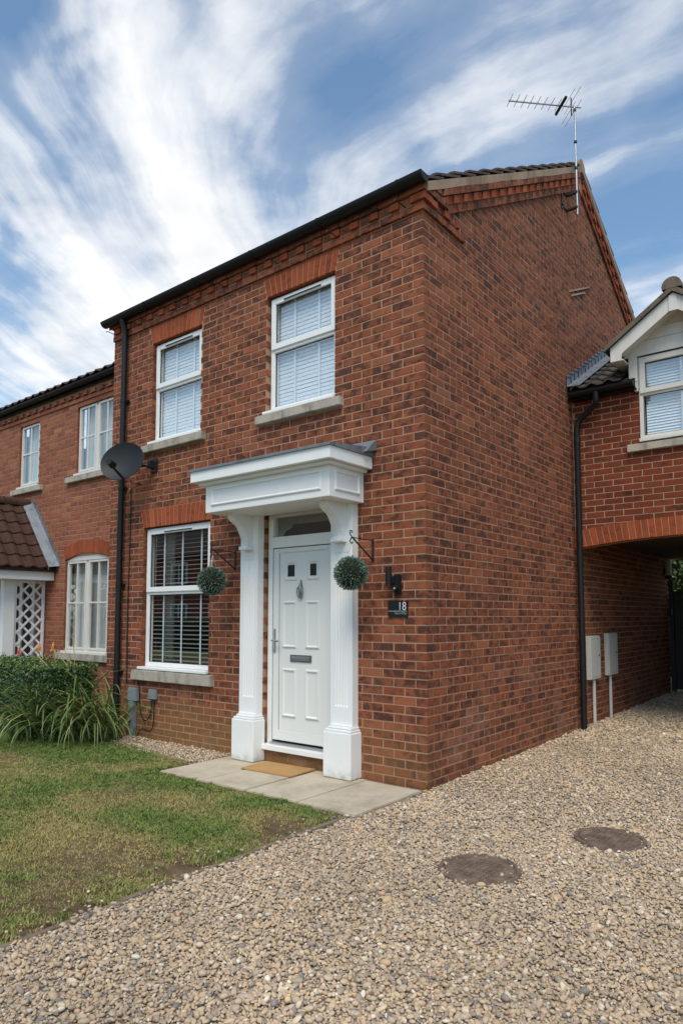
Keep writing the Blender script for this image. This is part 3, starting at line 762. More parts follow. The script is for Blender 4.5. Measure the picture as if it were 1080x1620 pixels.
# ------------------------------------------------------------------ windows
def ring(x0, x1, z0, z1, y0, y1, w, wb=None, wt=None, bev=.004):
    wb = w if wb is None else wb; wt = w if wt is None else wt; m = MB()
    m.box(x0, x0 + w, y0, y1, z0, z1, bev); m.box(x1 - w, x1, y0, y1, z0, z1, bev)
    m.box(x0 + w - .001, x1 - w + .001, y0 + .0006, y1 - .0006, z0, z0 + wb, bev); m.box(x0 + w - .001, x1 - w + .001, y0 + .0006, y1 - .0006, z1 - wt, z1, bev)
    return m
def sheet(x0, x1, y, z0, z1):
    m = MB(); m.add([(x0, y, z0), (x1, y, z0), (x1, y, z1), (x0, y, z1)], [(0, 1, 2, 3)]); return m
def mring(m, u0, u1, v0, v1, prof, fn):
    """mitred moulding round a rectangle; prof = (outward offset, height) pairs"""
    loops = [[fn(u, v, h) for u, v in ((u0 - o, v0 - o), (u1 + o, v0 - o), (u1 + o, v1 + o), (u0 - o, v1 + o), (u0 - o, v0 - o))] for o, h in prof]
    for A_, B_ in zip(loops[:-1], loops[1:]): m.strip(A_, B_)
PROF = [(.016, -.001), (.014, .005), (.009, .006), (.006, .013), (-.002, .014), (-.008, .008), (-.012, .003), (-.016, -.001)]
def sill_mb(x0, x1, z0, z1, y0=-.06, y1=.11):
    m = MB(); seg = 9; r = random.Random(int(x0*100) % 97)
    bm = bmesh.new(); bmesh.ops.create_cube(bm, size=1); bmesh.ops.scale(bm, vec=(x1 - x0, y1 - y0, z1 - z0), verts=bm.verts)
    bmesh.ops.translate(bm, vec=((x0 + x1)/2, (y0 + y1)/2, (z0 + z1)/2), verts=bm.verts)
    es = [e for e in bm.edges if abs(e.verts[0].co.x - e.verts[1].co.x) > .5]
    bmesh.ops.subdivide_edges(bm, edges=es, cuts=seg); bmesh.ops.bevel(bm, geom=[e for e in bm.edges if len(e.link_faces) == 2 and e.calc_face_angle(0) > .5], offset=.007, segments=2, affect='EDGES')
    for v in bm.verts: v.co += Vector((r.uniform(-1, 1), r.uniform(-1, 1), r.uniform(-1, 1)))*.0016
    bm.verts.index_update(); m.add([v.co[:] for v in bm.verts], [[v.index for v in f.verts] for f in bm.faces]); bm.free(); return m
def window_a(key, sash_split, slat, tilt, pitch, tapes, room, jitter=0.0):
    a0, a1, z0, z1 = OPEN[key]; x0, x1 = -a1, -a0; s0, s1 = SILL[key][2:4]
    w = empty('window', ((x0 + x1)/2, .06, z0), house)
    Y = .055; zb = s1 + .012; fx0, fx1 = x0 + .004, x1 - .004; fz1 = z1 - .008
    zm = zb + (fz1 - zb)*sash_split
    m = ring(fx0, fx1, zb + .03, fz1, Y, Y + .07, .05, .05, .045); m.box(fx0 + .049, fx1 - .049, Y + .0012, Y + .069, zm - .028, zm + .022, .004)
    obj('frame', m, 'upvc', w)
    m = MB(); m.box(x0 + .002 - (.035 if key != 'x' else 0), x1 - .002 + .0, -.035, Y + .05, zb - .004, zb + .028, .005); obj('cill', m, 'upvc', w)
    # opening top light stands proud of the frame
    m = ring(fx0 + .016, fx1 - .016, zm + .004, fz1 - .016, Y - .018, Y + .02, .06); obj('sash', m, 'upvc', w)
    m = MB(); m.box((fx0 + fx1)/2 - .25, (fx0 + fx1)/2 + .25, Y - .026, Y - .016, fz1 - .052, fz1 - .036, .003); obj('trickle_vent', m, 'upvc', w)
    m = MB(); m.box((fx0 + fx1)/2 - .25, (fx0 + fx1)/2 + .25, Y - .0275, Y - .02, fz1 - .061, fz1 - .053); obj('vent_slot', m, 'dark_slot', w)
    # glass
    for q0, q1 in ((zb + .078, zm - .026), (zm + .06, fz1 - .072)):
        m = sheet(fx0 + .045, fx1 - .045, Y + .03, q0, q1); obj('pane', m, 'glass', w, fix=False)
    for q0, q1, ins, yy in ((zb + .08, zm - .028, .05, Y + .022), (zm + .064, fz1 - .076, .076, Y + .0)):   # black gasket
        m = ring(fx0 + ins, fx1 - ins, q0, q1, yy, yy + .012, .006, bev=0); obj('gasket', m, 'dark_slot', w)
    # venetian blind
    yb = Y + .085; sl = MB(); hw = .0235
    c_, s_ = math.cos(tilt), math.sin(tilt)
    prof = [(-hw, 0), (0, .003), (hw, 0)]
    P_ = [(py_*c_ - pz_*s_, py_*s_ + pz_*c_) for py_, pz_ in prof]
    sl.strip([(-(fx1 - fx0)/2 + .035, *p) for p in P_], [((fx1 - fx0)/2 - .035, *p) for p in P_])
    sl.strip([(-(fx1 - fx0)/2 + .035, p[0], p[1] - .0025) for p in P_], [((fx1 - fx0)/2 - .035, p[0], p[1] - .0025) for p in P_])
    me = mesh_of('slat', sl, slat, fix=False)
    z = zb + .06
    while z < fz1 - .05:
        o = put('slat', me, ((fx0 + fx1)/2 + random.uniform(-.002, .002), yb, z + random.uniform(-.0015, .0015)), w); o.rotation_euler = (random.uniform(-.05, .05), 0, 0); z += pitch
    for t in tapes:
        xt = fx0 + (fx1 - fx0)*t; m = MB(); m.box(xt - .0125, xt + .0125, yb - .031, yb - .0295, zb + .04, fz1 - .02); obj('ladder_tape', m, 'tape', w)
    m = MB(); X0, X1, Y0, Y1, Z0, Z1 = x0 - .3, x1 + .3, .11, 2.2, z0 - .3, z1 + .2
    m.add([(X0, Y1, Z0), (X1, Y1, Z0), (X1, Y1, Z1), (X0, Y1, Z1)], [(0, 1, 2, 3)])
    for xx in (X0, X1): m.add([(xx, Y0, Z0), (xx, Y1, Z0), (xx, Y1, Z1), (xx, Y0, Z1)], [(0, 1, 2, 3)])
    for zz in (Z0, Z1): m.add([(X0, Y0, zz), (X1, Y0, zz), (X1, Y1, zz), (X0, Y1, zz)], [(0, 1, 2, 3)])
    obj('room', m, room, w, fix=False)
    obj('sill', sill_mb(-SILL[key][1], -SILL[key][0], s0, s1), 'sill_stone', w)
    return w
tag(window_a('ul', .55, 'blind_white', R(80), .041, (.36, .72), 'pale_room'), 'upper left window with closed white blind')
tag(window_a('ur', .55, 'blind_white', R(80), .041, (.32, .68), 'pale_room'), 'upper right window with closed white blind')
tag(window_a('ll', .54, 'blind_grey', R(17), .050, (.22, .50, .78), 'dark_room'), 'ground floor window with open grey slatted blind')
# pale curtain edge inside the ground-floor window
wl = [o for o in bpy.data.objects if o.name.startswith('window') and 'open grey' in o.get('label', '')][0]
m = MB(); A_ = [(-3.93 + .2*i/12, .30 + .02*math.sin(i*1.9), .8) for i in range(13)]; m.strip(A_, [(p[0], p[1], 2.45) for p in A_]); obj('curtain', m, 'curtain', wl, smooth=True, fix=False)

# ------------------------------------------------------------------ front door
door = tag(empty('front_door', (-1.425, .07, .15), house), 'white panelled front door with two small square lights')
DX0, DX1 = -1.895, -.96; FY0 = .045
m = MB(); m.box(DX0, DX0 + .062, FY0, FY0 + .08, .17, 2.472, .004); m.box(DX1 - .062, DX1, FY0, FY0 + .08, .17, 2.472, .004)
m.box(DX0 + .061, DX1 - .061, FY0 + .001, FY0 + .079, 2.415, 2.4715, .004); m.box(DX0 + .061, DX1 - .061, FY0 + .001, FY0 + .079, 2.105, 2.215, .004); obj('frame', m, 'upvc', door)
m = sheet(DX0 + .06, DX1 - .06, FY0 + .04, 2.21, 2.42); obj('fanlight_pane', m, 'glass', door, fix=False)
LX0, LX1, LZ0, LZ1, LY = -1.828, -1.026, .205, 2.098, .06
m = MB(); m.box(LX0, LX1, LY, LY + .05, LZ0, LZ1, .003); 
leaf = obj('door_leaf', m, 'door_white', door)
m = ring(LX0 + .004, LX1 - .004, LZ0 + .003, LZ1 - .003, LY - .012, LY + .002, .078, .10, .045, .004); obj('leaf_frame', m, 'door_white', leaf) if False else obj('leaf_frame', m, 'door_white', door)
m = ring(LX0 + .08, LX1 - .08, LZ0 + .1, LZ1 - .045, LY - .004, LY + .001, .003, bev=0); obj('leaf_joint', m, 'dark_slot', door)
m = ring(LX0 - .004, LX1 + .004, LZ0 - .004, LZ1 + .004, LY - .004, LY + .004, .004, bev=0); obj('leaf_gap', m, 'dark_slot', door)
def moulding(x0, x1, z0, z1, name='panel_moulding'):
    m = MB()
    mring(m, x0, x1, z0, z1, PROF, lambda u, v, h: (u, LY - h, v))
    return obj(name, m, 'door_white', door)
for x0, x1 in ((-1.685, -1.53), (-1.38, -1.235)):
    moulding(x0, x1, 1.125, 1.555); moulding(x0, x1, .455, .895)
for x0, x1 in ((-1.668, -1.512), (-1.372, -1.228)):
    moulding(x0 + .012, x1 - .012, 1.785, 1.95)
    m = MB(); m.box(x0 + .034, x1 - .034, LY - .004, LY + .003, 1.812, 1.925); obj('small_pane', m, 'sign_black', door)
m = MB(); m.box(-1.592, -1.316, LY - .012, LY + .002, .978, 1.045, .004); obj('letterbox', m, 'pewter', door)
m = MB(); m.box(-1.572, -1.336, LY - .016, LY - .011, .99, 1.033, .003); m.box(-1.572, -1.336, LY - .02, LY - .015, 1.005, 1.009); m.box(-1.572, -1.336, LY - .02, LY - .015, 1.014, 1.018); obj('letterbox_flap', m, 'grey_metal', door)
KX, KZ = -1.453, 1.68
m = MB(); m.tube([(KX, LY - .012, 1.59), (KX, LY - .014, 1.61), (KX, LY - .014, 1.70), (KX, LY - .012, 1.74), (KX, LY - .01, 1.775)], [.006, .014, .024, .014, .004], 8)
m.tube([(KX + .034*math.sin(t), LY - .03, 1.655 + .052*math.cos(t)) for t in np.linspace(.5, 2*math.pi - .5, 18)], .0065, 6)
m.box(KX - .022, KX + .022, LY - .02, LY, 1.665, 1.715, .008); obj('door_knocker', m, 'pewter', door, smooth=True)
m = MB(); m.box(-1.812 + .0, -1.782, LY - .02, LY - .01, 1.055, 1.295, .006); m.tube([(-1.797, LY - .02, 1.18), (-1.797, LY - .06, 1.18), (-1.79, LY - .066, 1.18), (-1.69, LY - .062, 1.176)], .009, 8); m.tube([(-1.797, LY - .012, 1.09), (-1.797, LY - .03, 1.09)], .009, 10)
obj('handle', m, 'chrome', door, smooth=True)
m = MB(); m.box(-1.975, -.9, -.045, .06, .118, .168, .004); obj('threshold', m, 'upvc', door)
m = MB(); m.box(-1.83, -1.02, .012, .058, .168, .19, .003); obj('threshold_bar', m, 'alu', door)
x = -1.9; i = 0
for row, z in enumerate((-.03, .045)):
    x = -1.895 - (.1125 if row else 0)
    while x < -.96:
        xa, xb = max(x, -1.895), min(x + .215, -.96)
        if xb - xa > .03: cbrick('step_brick', xa, xb, .0, .1, z, z + BH, 'brick', door)
        x += .225
m = MB(); m.box(-1.9, -.955, .006, .1, -.05, .118); obj('step_mortar', m, 'mortar', door)
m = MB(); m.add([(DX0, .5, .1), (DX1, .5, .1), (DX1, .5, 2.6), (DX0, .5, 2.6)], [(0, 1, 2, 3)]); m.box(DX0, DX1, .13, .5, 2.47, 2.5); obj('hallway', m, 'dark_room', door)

# ------------------------------------------------------------------ portico
port = tag(empty('portico', (-1.43, -.2, 0), house), 'white door portico with fluted pilasters and panelled canopy')
def pilaster(sx0, sx1, px0, px1):
    m = MB(); fy = -.082
    n = 5; w = sx1 - sx0; fl = w*.64; fx = sx0 + w*.18; fw = fl/n
    # shaft front with real flutes between z .62 and 2.0, built as a profile swept in z
    prof = [(sx0, 0.0), (sx0, fy)]
    flute = list(prof)
    for i in range(n):
        c0 = fx + i*fw
        flute += [(c0 + fw*.18, fy), (c0 + fw*.32, fy + .009), (c0 + fw*.5, fy + .012), (c0 + fw*.68, fy + .009), (c0 + fw*.82, fy)]
    flute += [(sx1, fy), (sx1, 0.0)]
    flat = [(x_, fy if 0 < k_ < len(flute) - 1 else 0.0) for k_, (x_, y_) in enumerate(flute)]
    lev = [(.4, flat), (.615, flat), (.63, flute), (1.985, flute), (2.0, flat), (2.436, flat)]
    rows = [[(x_, y_, z) for x_, y_ in pr] for z, pr in lev]
    for A_, B_ in zip(rows[:-1], rows[1:]): m.strip(A_, B_)
    m.box(px0, px1, -.166, -.001, 0.004, .405, .008)
    m.box(px0 + .012, px1 - .012, -.152, -.001, .404, .425, .006); m.box(px0 + .024, px1 - .024, -.128, -.001, .424, .447, .008)
    m.box(sx0 - .002, sx1 + .002, fy - .012, -.001, .446, .462, .006)
    return obj('pilaster', m, 'white_paint', port, smooth=False)
pilaster(-.965, -.714, -.985, -.672); pilaster(-2.165, -1.914, -2.185, -1.872)
def corbel(xc):
    m = MB(); w = .046; zt = 2.436
    cur = bezier((-.345, zt), (-.34, zt - .10), (-.25, zt - .07), (-.21, zt - .14), 8) + bezier((-.21, zt - .14), (-.17, zt - .21), (-.15, zt - .22), (-.14, zt - .32), 8)[1:]
    poly = [(-.08, zt)] + cur + [(-.08, zt - .32)]
    m.prism(poly, (xc - w, xc + w), 'x')
    cur2 = [(y_ - .008, z_ - .004) for y_, z_ in cur]; m.prism([(-.09, zt - .02)] + cur2 + [(-.09, zt - .3)], (xc - w*.55, xc + w*.55), 'x')
    m.box(xc - w - .014, xc + w + .014, -.175, -.07, zt - .352, zt - .315, .005)
    return obj('corbel', m, 'white_paint', port)
corbel(-.84); corbel(-2.04)
m = MB(); EX0, EX1, EY, EZ0, EZ1 = -2.24, -.645, -.49, 2.436, 2.735
m.box(EX0, EX1, EY, -.002, EZ0, EZ1, .004); obj('entablature', m, 'white_paint', port)
m = MB(); mring(m, EX0 + .1, EX1 - .1, EZ0 + .075, EZ1 - .075, PROF, lambda u, v, h: (u, EY - h, v)); obj('panel_moulding', m, 'white_paint', port)
m = MB(); mring(m, EY + .085, -.08, EZ0 + .075, EZ1 - .075, PROF, lambda u, v, h: (EX1 + h, u, v)); obj('panel_moulding', m, 'white_paint', port)
m = MB(); m.box(-2.345, -.55, -.60, -.002, 2.733, 2.842, .004); m.box(-2.29, -.6, -.545, -.004, 2.705, 2.734, .006); obj('canopy_fascia', m, 'white_paint', port)
m = MB(); m.prism([(-.618, 2.838), (-.618, 2.858), (.0, 2.93), (.0, 2.843)], (-2.362, -.535), 'x'); m.prism([(-.16, 2.86), (-.02, 2.99), (-.002, 2.99), (-.002, 2.9)], (-2.37, -.50), 'x'); obj('lead_roof', m, 'lead', port)

# ------------------------------------------------------------------ small fittings on the front wall
vent = tag(empty('cable_box', (-4.05, -.03, .4)), 'grey cable cover box with conduit near the downpipe, larger of the two', 'cable box')
m = MB(); m.box(-4.135, -3.965, -.055, -.002, .42, .575, .008); obj('cover', m, 'grey_plastic', vent)
m = MB(); m.prism([(-4.115, .425), (-4.02, .425), (-4.005, .12), (-4.03, -.02), (-4.115, -.02), (-4.085, .12)], (-.05, -.006), 'y'); obj('conduit', m, 'grey_plastic', vent)
v2 = tag(empty('cable_box', (-3.675, -.02, .46)), 'small grey cable box with black wires under the sill', 'cable box')
m = MB(); m.box(-3.745, -3.61, -.04, -.002, .465, .578, .006); obj('cover', m, 'grey_plastic', v2)
m = MB(); m.tube(bezier((-3.70, -.012, .47), (-3.69, -.03, .22), (-3.80, -.03, .16), (-3.90, -.012, .25), 12) + bezier((-3.90, -.012, .25), (-3.96, -.015, .32), (-3.93, -.012, .6), (-4.0, -.012, .68), 10)[1:], .006, 6)
m.tube(bezier((-3.665, -.012, .47), (-3.66, -.02, .2), (-3.63, -.03, .07), (-3.78, -.02, .1), 12) + bezier((-3.78, -.02, .1), (-3.88, -.02, .13), (-3.95, -.02, .1), (-3.98, -.02, -.02), 8)[1:], .006, 6); obj('wire', m, 'black_plastic', v2)
# number sign
sg = tag(empty('house_sign', (-.275, -.01, 1.415)), 'black slate number plate reading 18 beside the door', 'sign')
m = MB(); m.box(-.377, -.175, -.016, -.004, 1.415, 1.552, .0015); obj('plate', m, 'sign_black', sg)
m = MB(); m.box(-.372, -.182, -.0172, -.0158, 1.4605, 1.4665); obj('rule', m, 'sign_grey', sg)
def text(txt, size, xr, z, mat, parent, name, sx=1.0):
    cu = bpy.data.curves.new('text', 'FONT'); cu.body = txt; cu.size = size; cu.align_x = 'RIGHT'; cu.extrude = .0006; cu.offset = -.0016 if len(txt) < 3 else 0.0
    to = bpy.data.objects.new('text', cu); dg = bpy.context.evaluated_depsgraph_get()
    COL.objects.link(to); bpy.context.view_layer.update(); me = bpy.data.meshes.new_from_object(to.evaluated_get(bpy.context.evaluated_depsgraph_get()))
    bpy.data.objects.remove(to); me.materials.clear(); me.materials.append(MAT[mat])
    me.transform(Matrix.Rotation(math.pi/2, 4, 'X') @ Matrix.Diagonal((sx, 1, 1, 1)))
    return put(name, me, (xr, -.0168, z), parent)
text('18', .102, -.186, 1.4715, 'sign_white', sg, 'number', .86)
text('Falcon Way', .027, -.183, 1.437, 'sign_grey', sg, 'street_name', .95)
# wall light
lt = tag(empty('wall_light', (-.3, -.05, 1.6)), 'black cylindrical wall light with sensor box above the number plate', 'wall light')
m = MB(); m.tube([(-.332, -.07, 1.68), (-.332, -.07, 1.845)], .026, 18); obj('lamp_tube', m, 'black_plastic', lt, smooth=True)
m = MB(); m.box(-.305, -.238, -.045, -.003, 1.62, 1.775, .008); m.box(-.335, -.28, -.06, -.02, 1.70, 1.76, .004); obj('back_plate', m, 'black_plastic', lt)
m = MB(); m.tube([(-.268, -.048, 1.66), (-.268, -.072, 1.655), (-.268, -.078, 1.654)], [.026, .024, .01], 12); obj('sensor_housing', m, 'black_plastic', lt, smooth=True)
m = MB(); m.tube([(-.268, -.074, 1.654), (-.268, -.084, 1.65)], [.014, .004], 10); obj('sensor', m, 'grey_metal', lt, smooth=True)
# hanging topiary balls on iron brackets
def bracket(x, label, seed):
    e = tag(empty('hanging_bracket', (x, -.15, 1.9)), label, 'bracket', 'iron hanging brackets either side of the door')
    m = MB(); m.box(x - .012, x + .012, -.009, -.002, 1.895, 2.105, .002); obj('wall_bar', m, 'black_iron', e)
    m = MB(); m.tube([(x, -.006, 2.088), (x, -.295, 2.092)], .0045, 6); obj('arm', m, 'black_iron', e)
    m = MB(); m.tube([(x, -.008, 1.915), (x, -.30, 2.093)], .0075, 6); obj('brace', m, 'black_iron', e)
    pts_ = [(x, -.30 - .0, 2.093), (x, -.322, 2.11), (x, -.333, 2.13), (x, -.325, 2.15), (x, -.305, 2.148), (x, -.303, 2.128)]
    q = [(x, -.30, 2.093), (x, -.318, 2.082), (x, -.33, 2.062), (x, -.32, 2.042), (x, -.302, 2.04), (x, -.296, 2.055)]
    m = MB(); m.tube(pts_, .0055, 6); m.tube(q, .0055, 6); obj('hook', m, 'black_iron', e)
def topiary(x, y, z, r, label, seed):
    e = tag(empty('topiary_ball', (x, y, z - r)), label, 'topiary', 'hanging topiary balls')
    g = np.random.default_rng(seed); m = MB()
    bm = bmesh.new(); bmesh.ops.create_icosphere(bm, subdivisions=3, radius=r*.86); bm.verts.index_update()
    m.add([(v.co.x + x, v.co.y + y, v.co.z + z) for v in bm.verts], [[v.index for v in f.verts] for f in bm.faces]); bm.free()
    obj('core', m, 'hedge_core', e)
    m = MB()
    for i in range(2200):
        d = g.normal(size=3); d /= np.linalg.norm(d); t = np.cross(d, g.normal(size=3)); t /= np.linalg.norm(t)
        base = r*g.uniform(.80, .95); dirn = d + t*g.uniform(.1, .75); dirn /= np.linalg.norm(dirn); sd_ = np.cross(dirn, d + .3*g.normal(size=3)); sd_ /= np.linalg.norm(sd_)
        L = g.uniform(.013, .024); w = g.uniform(.0028, .0048); p0 = np.array((x, y, z)) + d*base
        c = np.clip(g.normal(.5, .27), 0, 1)
        m.add([p0 - sd_*w*.5, p0 + sd_*w*.5, p0 + dirn*L*.55 + sd_*w, p0 + dirn*L + d*.002, p0 + dirn*L*.55 - sd_*w], [(0, 1, 2, 4), (4, 2, 3)], (float(c), 0, 0))
    obj('foliage', m, 'ball_leaf', e, fix=False)
    m = MB()
    for dx, dy in ((-.05, 0), (.03, .04), (.03, -.04)): m.tube([(x, y + .01, 2.045), (x + dx, y + dy, z + r*.75)], .0013, 4)
    obj('chain', m, 'alu', e)
bracket(-.545, 'black iron hanging bracket between the door portico and wall light', 1)
bracket(-2.335, 'black iron hanging bracket between the lower window and portico', 2)
topiary(-.545, -.318, 1.783, .146, 'round artificial topiary ball hanging right of the door', 11)
topiary(-2.335, -.316, 1.777, .147, 'round artificial topiary ball hanging in front of the lower window edge', 12)
# doormat
m = MB(); m.box(-.3, .3, -.18, .18, 0, .014, .004)
dm = put('doormat', mesh_of('doormat', m, 'coir'), (-1.475, -.225, .005), None, R(3)); tag(dm, 'plain tan coir doormat in front of the white door', 'doormat')
# satellite dish
sat = tag(empty('satellite_dish', (-3.8, -.15, 3.1)), 'dark grey mesh satellite dish on the front wall by the downpipe', 'satellite dish')
nrm = Vector((.46, -.86, .18)).normalized(); cen = Vector((-3.945, -.33, 3.235)); rt = nrm.cross(Vector((0, 0, 1))).normalized() * -1; upv = rt.cross(nrm).normalized() * 1
if upv.z < 0: upv = -upv
if rt.x < 0: rt = -rt
rt, upv = rt*math.cos(R(14)) + upv*math.sin(R(14)), upv*math.cos(R(14)) - rt*math.sin(R(14))
up_t = Vector((0, 0, 1))
m = MB(); rings = []
for k in range(9):
    t = k/8; rings.append([cen + rt*(math.cos(a_)*.27*t) + upv*(math.sin(a_)*.232*t) + nrm*(-.06 + .06*t*t) for a_ in np.linspace(0, 2*math.pi, 41)])
for A_, B_ in zip(rings[:-1], rings[1:]): m.strip(A_, B_)
back = [[p - nrm*.006 for p in r_] for r_ in rings]
for A_, B_ in zip(back[:-1], back[1:]): m.strip(A_, B_)
rim = [cen + rt*(math.cos(a_)*.274) + upv*(math.sin(a_)*.236) - nrm*.004 for a_ in np.linspace(0, 2*math.pi, 41)]
m.strip(rings[-1], rim); m.strip(rim, back[-1]); obj('reflector', m, 'dish', sat, smooth=True, fix=False)
bot = cen - upv*.23; lnb = cen + nrm*.30 - upv*.16
m = MB(); m.tube([bot + nrm*.01, lnb - upv*.02], .011, 8); obj('arm', m, 'black_plastic', sat)
m = MB(); m.tube([lnb + nrm*.04, lnb - nrm*.06], [.034, .044], 12); m.tube([lnb + nrm*.01 - upv*.03, lnb + nrm*.01 + upv*.035], .02, 10); obj('receiver', m, 'black_plastic', sat, smooth=True)
m = MB(); m.tube([cen - nrm*.06, cen - nrm*.11, Vector((-3.82, -.14, 3.2)), Vector((-3.77, -.01, 3.21))], .021, 10); m.box(-3.83, -3.70, -.02, -.003, 3.13, 3.29, .003); m.box(-3.80, -3.74, -.09, -.01, 3.17, 3.26, .004); obj('wall_mount', m, 'black_iron', sat, smooth=True)
m = MB(); m.tube([lnb - upv*.03, bot + Vector((0, 0, -.03)), Vector((-3.95, -.05, 3.0)), Vector((-4.2, -.012, 2.98)), Vector((-4.3, -.01, 2.9))], .004, 6); obj('cable', m, 'black_plastic', sat)
# TV aerial on the gable
aer = tag(empty('tv_aerial', (.14, 3.48, 6.55)), 'long yagi television aerial on a mast at the gable', 'aerial')
m = MB(); m.tube([(.14, 3.485, 6.53), (.14, 3.48, 7.99)], .0135, 10); mast = obj('mast', m, 'alu', aer, smooth=True)
for z in (7.15, 7.5, 7.93):
    m = MB(); m.tube([(.14, 3.48, z - .015), (.14, 3.48, z + .015)], .021, 8); obj('collar', m, 'black_plastic', mast)
m = MB()
for z in (6.63, 6.83): m.box(-.0, .15, 3.46, 3.50, z - .012, z + .012)
m.box(.0, .012, 3.3, 3.34, 6.58, 6.9); m.box(.0, .012, 3.3, 3.5, 6.62, 6.645); m.box(.0, .012, 3.3, 3.5, 6.82, 6.845); obj('wall_bracket', m, 'black_iron', aer)
b0 = Vector((-.48, 2.85, 7.975)); b1 = Vector((.20, 3.54, 7.975)); bd = (b1 - b0).normalized(); bp_ = Vector((bd.y, -bd.x, 0))
m = MB(); m.tube([b0, b1], .0095, 8); obj('boom', m, 'alu', aer)
for i in range(8):
    p = b0 + bd*(.02 + i*.092); m = MB(); m.tube([p - bp_*.11 + Vector((0, 0, .012)), p + bp_*.11 + Vector((0, 0, .012))], .0045, 6); m.box(p.x - .008, p.x + .008, p.y - .008, p.y + .008, p.z - .006, p.z + .018); obj('director', m, 'alu', aer)
p = b0 + bd*.70; m = MB(); m.tube([p - bp_*.16, p - bp_*.15, p + bp_*.15, p + bp_*.16], [.012, .02, .02, .012], 8); obj('dipole_box', m, 'black_plastic', aer)
for s_, L_ in ((.80, .2), (.86, .24)):
    p = b0 + bd*s_
    for dz in (-.09, .09): m = MB(); m.tube([p - bp_*L_ + Vector((0, 0, dz)), p + bp_*L_ + Vector((0, 0, dz))], .0035, 6); obj('reflector_rod', m, 'alu', aer)
p = b0 + bd*.84; m = MB(); m.tube([p + Vector((0, 0, -.12)), p + Vector((0, 0, .12))], .009, 6); obj('reflector_post', m, 'black_plastic', aer)
# vent bricks and wall bits on the gable
for k, (y, z) in enumerate(((3.86, 5.655),)):
    m = MB(); m.prism([(3.50, 5.555), (4.22, 5.885), (4.22, 5.905), (3.50, 5.578)], (.002, .022), 'x'); m.prism([(3.56, 5.52), (4.05, 5.745), (4.05, 5.765), (3.56, 5.545)], (.002, .022), 'x'); obj('cavity_tray', m, 'mortar_pale', house)
# meter boxes in the passage
for k, (y0, y1, z0, z1, py_, lab) in enumerate(((3.77, 4.14, .62, 1.17, 3.95, 'white meter box on the passage wall, the one nearer the downpipe'), (4.475, 4.85, .63, 1.19, 4.60, 'white meter box on the passage wall, the one further in'))):
    e = tag(empty('meter_box', (.03, (y0 + y1)/2, z0)), lab, 'meter box', 'meter boxes on the passage wall')
    m = MB(); m.box(.001, .05, y0, y1, z0, z1, .006); obj('case', m, 'meter_white', e)
    m = MB(); m.box(.048, .066, y0 + .004, y1 - .004, z0 + .004, z1 - .004, .006); obj('cover', m, 'meter_white', e)
    m = ring(y0 + .03, y1 - .03, z0 + .035, z1 - .035, .0, .004, .004, bev=0); m.v = [(.0655 + b_*.5, a_, c_) for a_, b_, c_ in m.v]; obj('door_seam', m, 'sign_grey', e)
    m = MB(); m.tube([(.064, y1 - .07, z0 + .3), (.07, y1 - .07, z0 + .3)], .014, 10); obj('lock', m, 'dark_slot', e)
    m = MB(); m.tube([(.03, py_, z0 + .01), (.03, py_, gz(py_) - .02)], .022, 10); obj('conduit', m, 'meter_white', e, smooth=True)

# ------------------------------------------------------------------ the link building over the passage
link = tag(empty('archway_house', (1.35, 5.7, 0)), 'red brick link building with white dormer over the arched passage', 'house')
LY0, PW = 3.5, 2.70
FACES['link'] = (0.0, lambda a, d, z: (a, LY0, z))
def arch_z(x): return 2.255 + .092*(1 - ((x - PW/2)/(PW/2))**2)
lb = []
DWX0, DWX1, DWZ0, DWZ1 = .81, 1.735, 3.455, 4.50
for n_ in range(28, 57):
    z0 = n_*CH; zm = z0 + BH/2; cuts = []
    if zm > DWZ0 - .03: cuts.append((DWX0, DWX1))
    if 3.36 < zm < 3.455: cuts.append((.667, 1.875))
    at_ = z0 + BH - .214
    if at_ < arch_z(PW/2):    # arch cuts the course
        if at_ < arch_z(0): cuts.append((-.1, PW + .1))
        else:
            h_ = (PW/2)*math.sqrt(max(0, 1 - (at_ - 2.255)/.092)); cuts.append((PW/2 - h_, PW/2 + h_))
    course('link', n_, .01, 4.4, .035 + (.1125 if n_ % 2 else 0), cuts, lb)
for n_ in range(-1, 28):
    course('link', n_, PW + .01, 4.4, .035 + (.1125 if n_ % 2 else 0), [], lb)
FACES['pw'] = (-math.pi/2, lambda a, d, z: (PW, a, z))
for n_ in range(-1, 33): course('pw', n_, LY0 + .11, 8.0, (.1125 if n_ % 2 else 0), [], lb)
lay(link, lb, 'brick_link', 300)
m = MB(); pa = [(x_, arch_z(x_) + .018) for x_ in np.linspace(0.0, PW, 25)]
for (x0, z0), (x1, z1) in zip(pa[:-1], pa[1:]):
    tops = 3.36
    m.prism([(x0, z0), (x1, z1), (x1, tops), (x0, tops)], (LY0 + .004, LY0 + .1), 'y')
m.box(0, DWX0 - .004, LY0 + .004, LY0 + .1, 3.36, 4.28); m.box(DWX1 + .004, 4.4, LY0 + .004, LY0 + .1, 3.36, 4.28); m.box(PW, 4.4, LY0 + .004, LY0 + .1, -.1, 3.36)
m.box(PW, PW + .1, LY0 + .1, 8.0, -.1, 2.5); m.box(4.3, 4.4, LY0, 8.0, -.1, 4.28)
obj('wall', m, 'mortar_pale', link)
